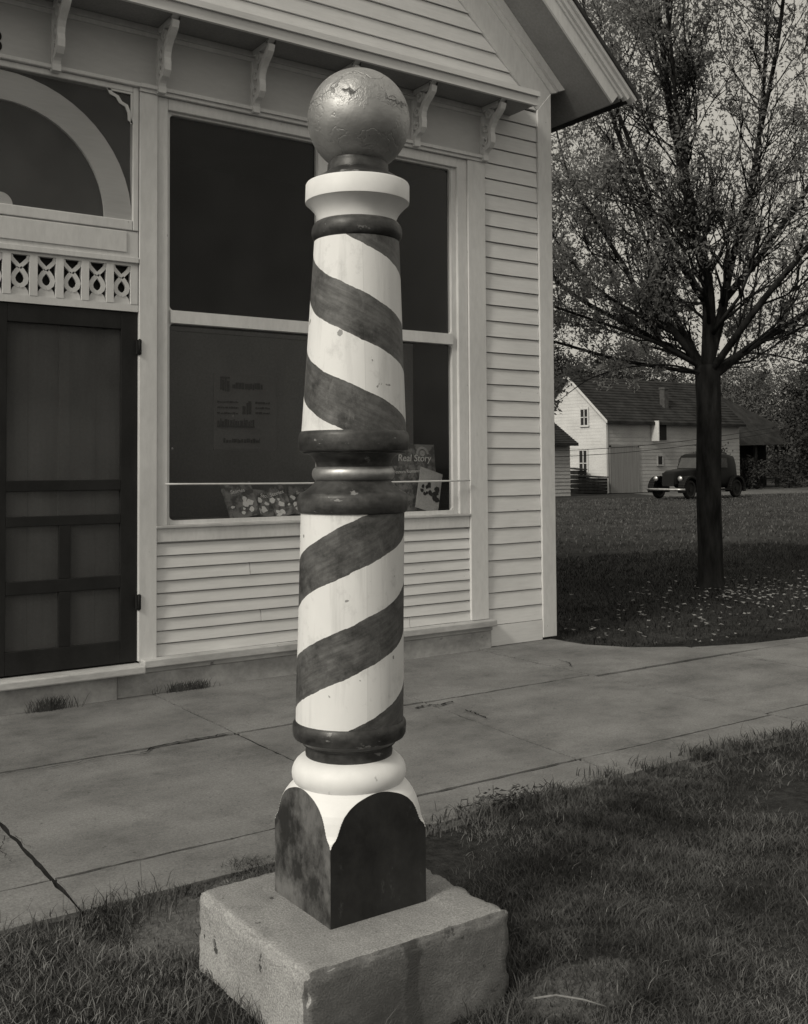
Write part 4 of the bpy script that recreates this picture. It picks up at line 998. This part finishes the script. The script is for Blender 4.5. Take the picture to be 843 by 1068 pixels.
mb = MB(); mb.box(.22,2.0,-.075,-.032,.0,2.12); mb.box(.15,.22,-.085,-.03,0,2.2); mb.box(2.0,2.08,-.085,-.03,0,2.2); mb.box(.15,2.08,-.085,-.03,2.12,2.2); loc_build(mb, 'garage_door', 'barn_door')
mb = MB(); mb.box(3.06,4.05,-.05,-.031,2.48,3.33); loc_build(mb, 'loft_dark_panel', 'ink')  # dark panel on the wall, its colour stands in for the shaded opening
mb = MB(); mb.box(2.98,3.03,-.50,-.055,2.42,3.38); o = loc_build(mb, 'loft_shutter', 'barn'); o['label'] = 'white loft shutter standing open in the sun'

shed = empty('shed', (30.8,26.4,0), 'small clapboard shed with dark roof at the corner of the shop', 'shed')
mb = MB(); lap(mb, 'y', 0, -1, -5, .25, 0, 2.28, .15); mb.box(-5,.25,.0,.05,0,2.25)
lap(mb, 'x', .25, 1, .0, 3.0, 0, 2.28, .15); mb.box(.20,.25,.05,3.0,0,2.3); mb.prism([(0,2.28),(3.0,2.28),(1.5,3.25)], 'x', .20, .27); mb.box(-5,0,2.95,3.0,0,2.25)
loc_build(mb, 'wall', 'barn_long', shed)
mb = MB(); roofslab(mb, -5.2, .38, -.40, 2.20, 1.5, 3.42); roofslab(mb, -5.2, .38, 3.4, 2.20, 1.502, 3.42)
loc_build(mb, 'roof', 'barn_roof', shed)

low = empty('low_barn', (44.7,31.5,0), 'long low barn with broad dark hipped roof and open posts', 'barn')
mb = MB(); mb.add([(-.3,-1.6,2.25),(9.2,-1.6,2.45),(4.2,2.2,5.7),(-.3,2.2,5.7),(9.2,6,2.4),(-.3,6,2.3)], [(0,1,2,3),(1,4,2),(4,5,3,2),(5,0,3),(0,5,4,1)])
loc_build(mb, 'roof', 'barn_roof', low)
mb = MB(); mb.box(-.2,8.4,1.2,1.3,0,2.4); mb.box(-.2,3.2,-.9,-.8,0,2.3); loc_build(mb, 'wall', 'dark_wood', low)
for x in (.2,2.0,3.9,5.8,7.4,8.8):
    mb = MB(); mb.box(x-.08,x+.08,-1.45,-1.28,0,2.28); loc_build(mb, 'post', 'dark_wood', low)
mb = MB(); mb.box(3.4,8.8,-1.42,-1.36,.45,.55); loc_build(mb, 'rail', 'dark_wood', low)

# bins by the gable
def bin_(x, y, w, d, h, label):
    t = empty('bin', (x,y,0), label, 'bin', 'dark bins against the barn gable')
    mb = MB()
    for k in range(5): mb.box(-w/2,w/2,-d/2,d/2,.02+k*h/5,.02+(k+1)*h/5-.02)
    mb.build('body', M['dark_wood'], t)
    mb = MB(); mb.prism([(-d/2-.04,h+.02),(d/2+.04,h+.08),(d/2+.04,h+.13),(-d/2-.04,h+.07)], 'x', -w/2-.04, w/2+.04); mb.build('lid', M['barn_roof'], t)
bin_(34.5,29.55,.5,.75,1.05,'tall dark bin under the barn gable window')
bin_(34.45,28.45,.6,1.25,.70,'low wide dark bin at the barn corner')
# overhead service wires
for i, (z0, z1, lb) in enumerate(((1.38,2.15,'lower of two thin wires sagging past the barn'),(1.62,2.36,'upper of two thin wires sagging past the barn'))):
    mb = MB(); pts_ = []
    for t in np.linspace(0,1,24): pts_.append((22+20*t, 24, z0+(z1+.5-z0)*t - .35*math.sin(PI*t) + .15))
    mb.tube(pts_, .012, 5); tag(mb.build('wire', M['iron']), lb, 'wire', 'wires by the barn')

# ------------------------------------------------------------------ old car
car = empty('old_car', (32.6,21.0,0), 'dark old sedan with round headlamps parked behind the tree', 'car'); car.rotation_euler = (0,0,PI+R(4))
def lofted(sections, mt, name, bevel=0, parent=car):
    """sections: (x, half width bottom, half width top, z0, z1) rounded loft along x"""
    mb = MB(); n = 20; vs = []; fs = []
    for (x, wb, wt, z0, z1) in sections:
        for k in range(n):
            t = 2*PI*k/n; c, s = math.cos(t), math.sin(t); e = .30
            cc = math.copysign(abs(c)**e, c); ss = math.copysign(abs(s)**e, s)
            u = (ss+1)/2; w = wb+(wt-wb)*u; vs.append((x, w*cc, z0+(z1-z0)*u))
    for i in range(len(sections)-1):
        for k in range(n): a = i*n+k; b = i*n+(k+1)%n; fs.append((a,b,b+n,a+n))
    fs += [list(range(n)), [(len(sections)-1)*n+k for k in range(n)][::-1]]
    mb.add(vs, fs, True); return mb.build(name, M[mt], parent)
lofted([(-1.86,.50,.42,.50,1.15),(-1.82,.64,.54,.44,1.45),(-1.66,.71,.60,.40,1.66),(-1.2,.74,.62,.38,1.74),(-.5,.75,.62,.36,1.76),(.08,.74,.61,.36,1.73),(.24,.73,.60,.36,1.67),(.44,.71,.60,.38,1.18),(.60,.66,.56,.38,1.12)], 'car', 'cabin')
lofted([(.55,.58,.50,.45,1.14),(1.1,.48,.42,.48,1.12),(1.6,.38,.32,.50,1.06),(1.78,.33,.26,.50,1.00)], 'car', 'bonnet')
def fender(x, y, s):
    mb = MB(); c = [( .52*math.cos(t), .56*math.sin(t)) for t in np.linspace(R(-12),R(192),20)]; i = [(.42*math.cos(t), .46*math.sin(t)) for t in np.linspace(R(-12),R(192),20)]
    L_ = [(x+p[0], .34+p[1]*.95) for p in c]; R_ = [(x+p[0], .34+p[1]*.95) for p in i]
    mb.strip(L_, R_, 'y', y-.14, y+.14); return mb.build('mudguard', M['car'], car, bevel=.02)
def wheel(x, y):
    mb = MB(); n = 28; prof = [(-.08,.24),(-.085,.30),(-.06,.345),(0,.36),(.06,.345),(.085,.30),(.08,.24)]
    vs = []; fs = []
    for (yy, r_) in prof:
        for k in range(n): t = 2*PI*k/n; vs.append((x+r_*math.cos(t), y+yy, .355+r_*math.sin(t)))
    m = len(prof)
    for i in range(m):
        j = (i+1) % m
        for k in range(n): fs.append((i*n+k, i*n+(k+1)%n, j*n+(k+1)%n, j*n+k))
    mb.add(vs, fs, True); w = mb.build('wheel', M['rubber'], car)
    mb = MB(); disc = [(x+.235*math.cos(t), .355+.235*math.sin(t)) for t in np.linspace(0,2*PI,25)[:-1]]; mb.prism(disc, 'y', y-.05, y+.05)
    hub = [(x+.09*math.cos(t), .355+.09*math.sin(t)) for t in np.linspace(0,2*PI,17)[:-1]]; mb.prism(hub, 'y', y-.085, y+.085); mb.build('rim', M['iron'], w)
for x in (1.45,-1.55):
    for y in (-.70,.70): fender(x, y, 1); wheel(x, y)
for s in (1,-1):
    mb = MB(); mb.box(-1.1,1.0,s*.72-.10,s*.72+.10,.30,.36); mb.build('running_board', M['car'], car)
    mb = MB(); cz = .76
    mb.tube([(1.60,s*.56,cz),(1.70,s*.56,cz),(1.80,s*.56,cz)], [.05,.105,.12], 16); hl = mb.build('headlight', M['car'], car)
    mb = MB(); mb.tube([(1.801,s*.56,cz),(1.83,s*.56,cz),(1.85,s*.56,cz)], [.115,.09,.03], 16); mb.build('lens', M['chrome'], hl)
    mb = MB()
    for a, b in ((-1.0,-.42),(-.36,.16)): mb.prism([(a,1.17),(b,1.17),(b-.03,1.54),(a+.06,1.54)], 'y', s*.600, s*.732)
    mb.build('side_window', M['car_glass'], car)
mb = MB(); mb.add([(.50,-.50,1.16),(.50,.50,1.16),(.305,.47,1.56),(.305,-.47,1.56),(.46,-.5,1.16),(.46,.5,1.16),(.26,.47,1.56),(.26,-.47,1.56)], [(0,1,2,3),(4,7,6,5),(0,4,5,1),(3,2,6,7),(0,3,7,4),(1,5,6,2)]); mb.build('windscreen', M['car_glass'], car)
mb = MB(); mb.box(1.765,1.80,-.26,.26,.48,.98)
for k in range(9): mb.box(1.80,1.815,-.24+k*.055,-.22+k*.055,.50,.96)
mb.build('grille', M['iron'], car)
mb = MB(); mb.tube([(1.92,-.86,.36),(2.02,-.60,.36),(2.05,0,.36),(2.02,.60,.36),(1.92,.86,.36)], .048, 10); mb.box(1.78,2.02,-.42,-.37,.33,.39); mb.box(1.78,2.02,.37,.42,.33,.39); mb.build('bumper', M['chrome'], car)

# ------------------------------------------------------------------ light, sky, camera
W = bpy.data.worlds.new('World'); S.world = W; W.use_nodes = True
N = W.node_tree.nodes; L = W.node_tree.links; bg = N['Background']
EL, AZ = R(36), R(-88)                 # azimuth from +Y, clockwise positive: the sun stands left, along the shop front
sky = N.new('ShaderNodeTexSky'); sky.sky_type = 'NISHITA'; sky.sun_disc = False; sky.sun_elevation = EL; sky.sun_rotation = AZ
sky.air_density = 1.0; sky.dust_density = 3.0; sky.ozone_density = 1.0
sp = N.new('ShaderNodeSeparateColor'); L.new(sky.outputs[0], sp.inputs[0])
lum = math_node(N, L, 'ADD', math_node(N, L, 'MULTIPLY', sp.outputs[0], .62), math_node(N, L, 'MULTIPLY', sp.outputs[1], .38))
lum = math_node(N, L, 'MULTIPLY', math_node(N, L, 'POWER', lum, .45), 2.5)     # thin high cloud evens the sky out
gz = N.new('ShaderNodeSeparateXYZ'); L.new(N.new('ShaderNodeTexCoord').outputs['Generated'], gz.inputs[0])
zc = math_node(N, L, 'MAXIMUM', gz.outputs[2], 0)
lum = math_node(N, L, 'MULTIPLY', lum, math_node(N, L, 'ADD', math_node(N, L, 'MULTIPLY', zc, .62), .52))   # an overcast sky is brightest overhead
tint = N.new('ShaderNodeMix'); tint.data_type = 'RGBA'; tint.blend_type = 'MULTIPLY'; tint.inputs[0].default_value = 1
L.new(lum, tint.inputs[6]); tint.inputs[7].default_value = (1.0,.952,.842,1)
L.new(tint.outputs[2], bg.inputs[0]); bg.inputs[1].default_value = .135
sd = bpy.data.lights.new('sun','SUN'); sd.energy = 1.15; sd.angle = R(10); sd.color = (1,.952,.842)
so = bpy.data.objects.new('sun', sd); COL.objects.link(so)
dirn = Vector((math.sin(AZ-R(17))*math.cos(EL), math.cos(AZ-R(17))*math.cos(EL), math.sin(EL)))
so.rotation_euler = dirn.to_track_quat('Z','Y').to_euler(); so.location = (-20,-5,20)

cd = bpy.data.cameras.new('camera'); co = bpy.data.objects.new('camera', cd); COL.objects.link(co); S.camera = co
yaw, pitch, roll = 0.609139217, 0.0354393056, -0.00651565284
f = Vector((math.sin(yaw)*math.cos(pitch), math.cos(yaw)*math.cos(pitch), math.sin(pitch)))
r0 = Vector((math.cos(yaw), -math.sin(yaw), 0)); u0 = r0.cross(f)
r2 = math.cos(roll)*r0+math.sin(roll)*u0; u2 = -math.sin(roll)*r0+math.cos(roll)*u0
m4 = Matrix.Identity(4)
for i in range(3): m4[i][0] = r2[i]; m4[i][1] = u2[i]; m4[i][2] = -f[i]
m4.translation = Vector((0,-5.85,1.30)); co.matrix_world = m4
cd.sensor_fit = 'VERTICAL'; cd.sensor_height = 36; cd.sensor_width = 36; cd.lens = 1088.58/1068*36
cd.shift_y = (447.73-534)/1068; cd.clip_start = .05; cd.clip_end = 1500
S.view_settings.view_transform = 'Standard'; S.view_settings.look = 'None'; S.view_settings.gamma = 1; S.view_settings.exposure = .60
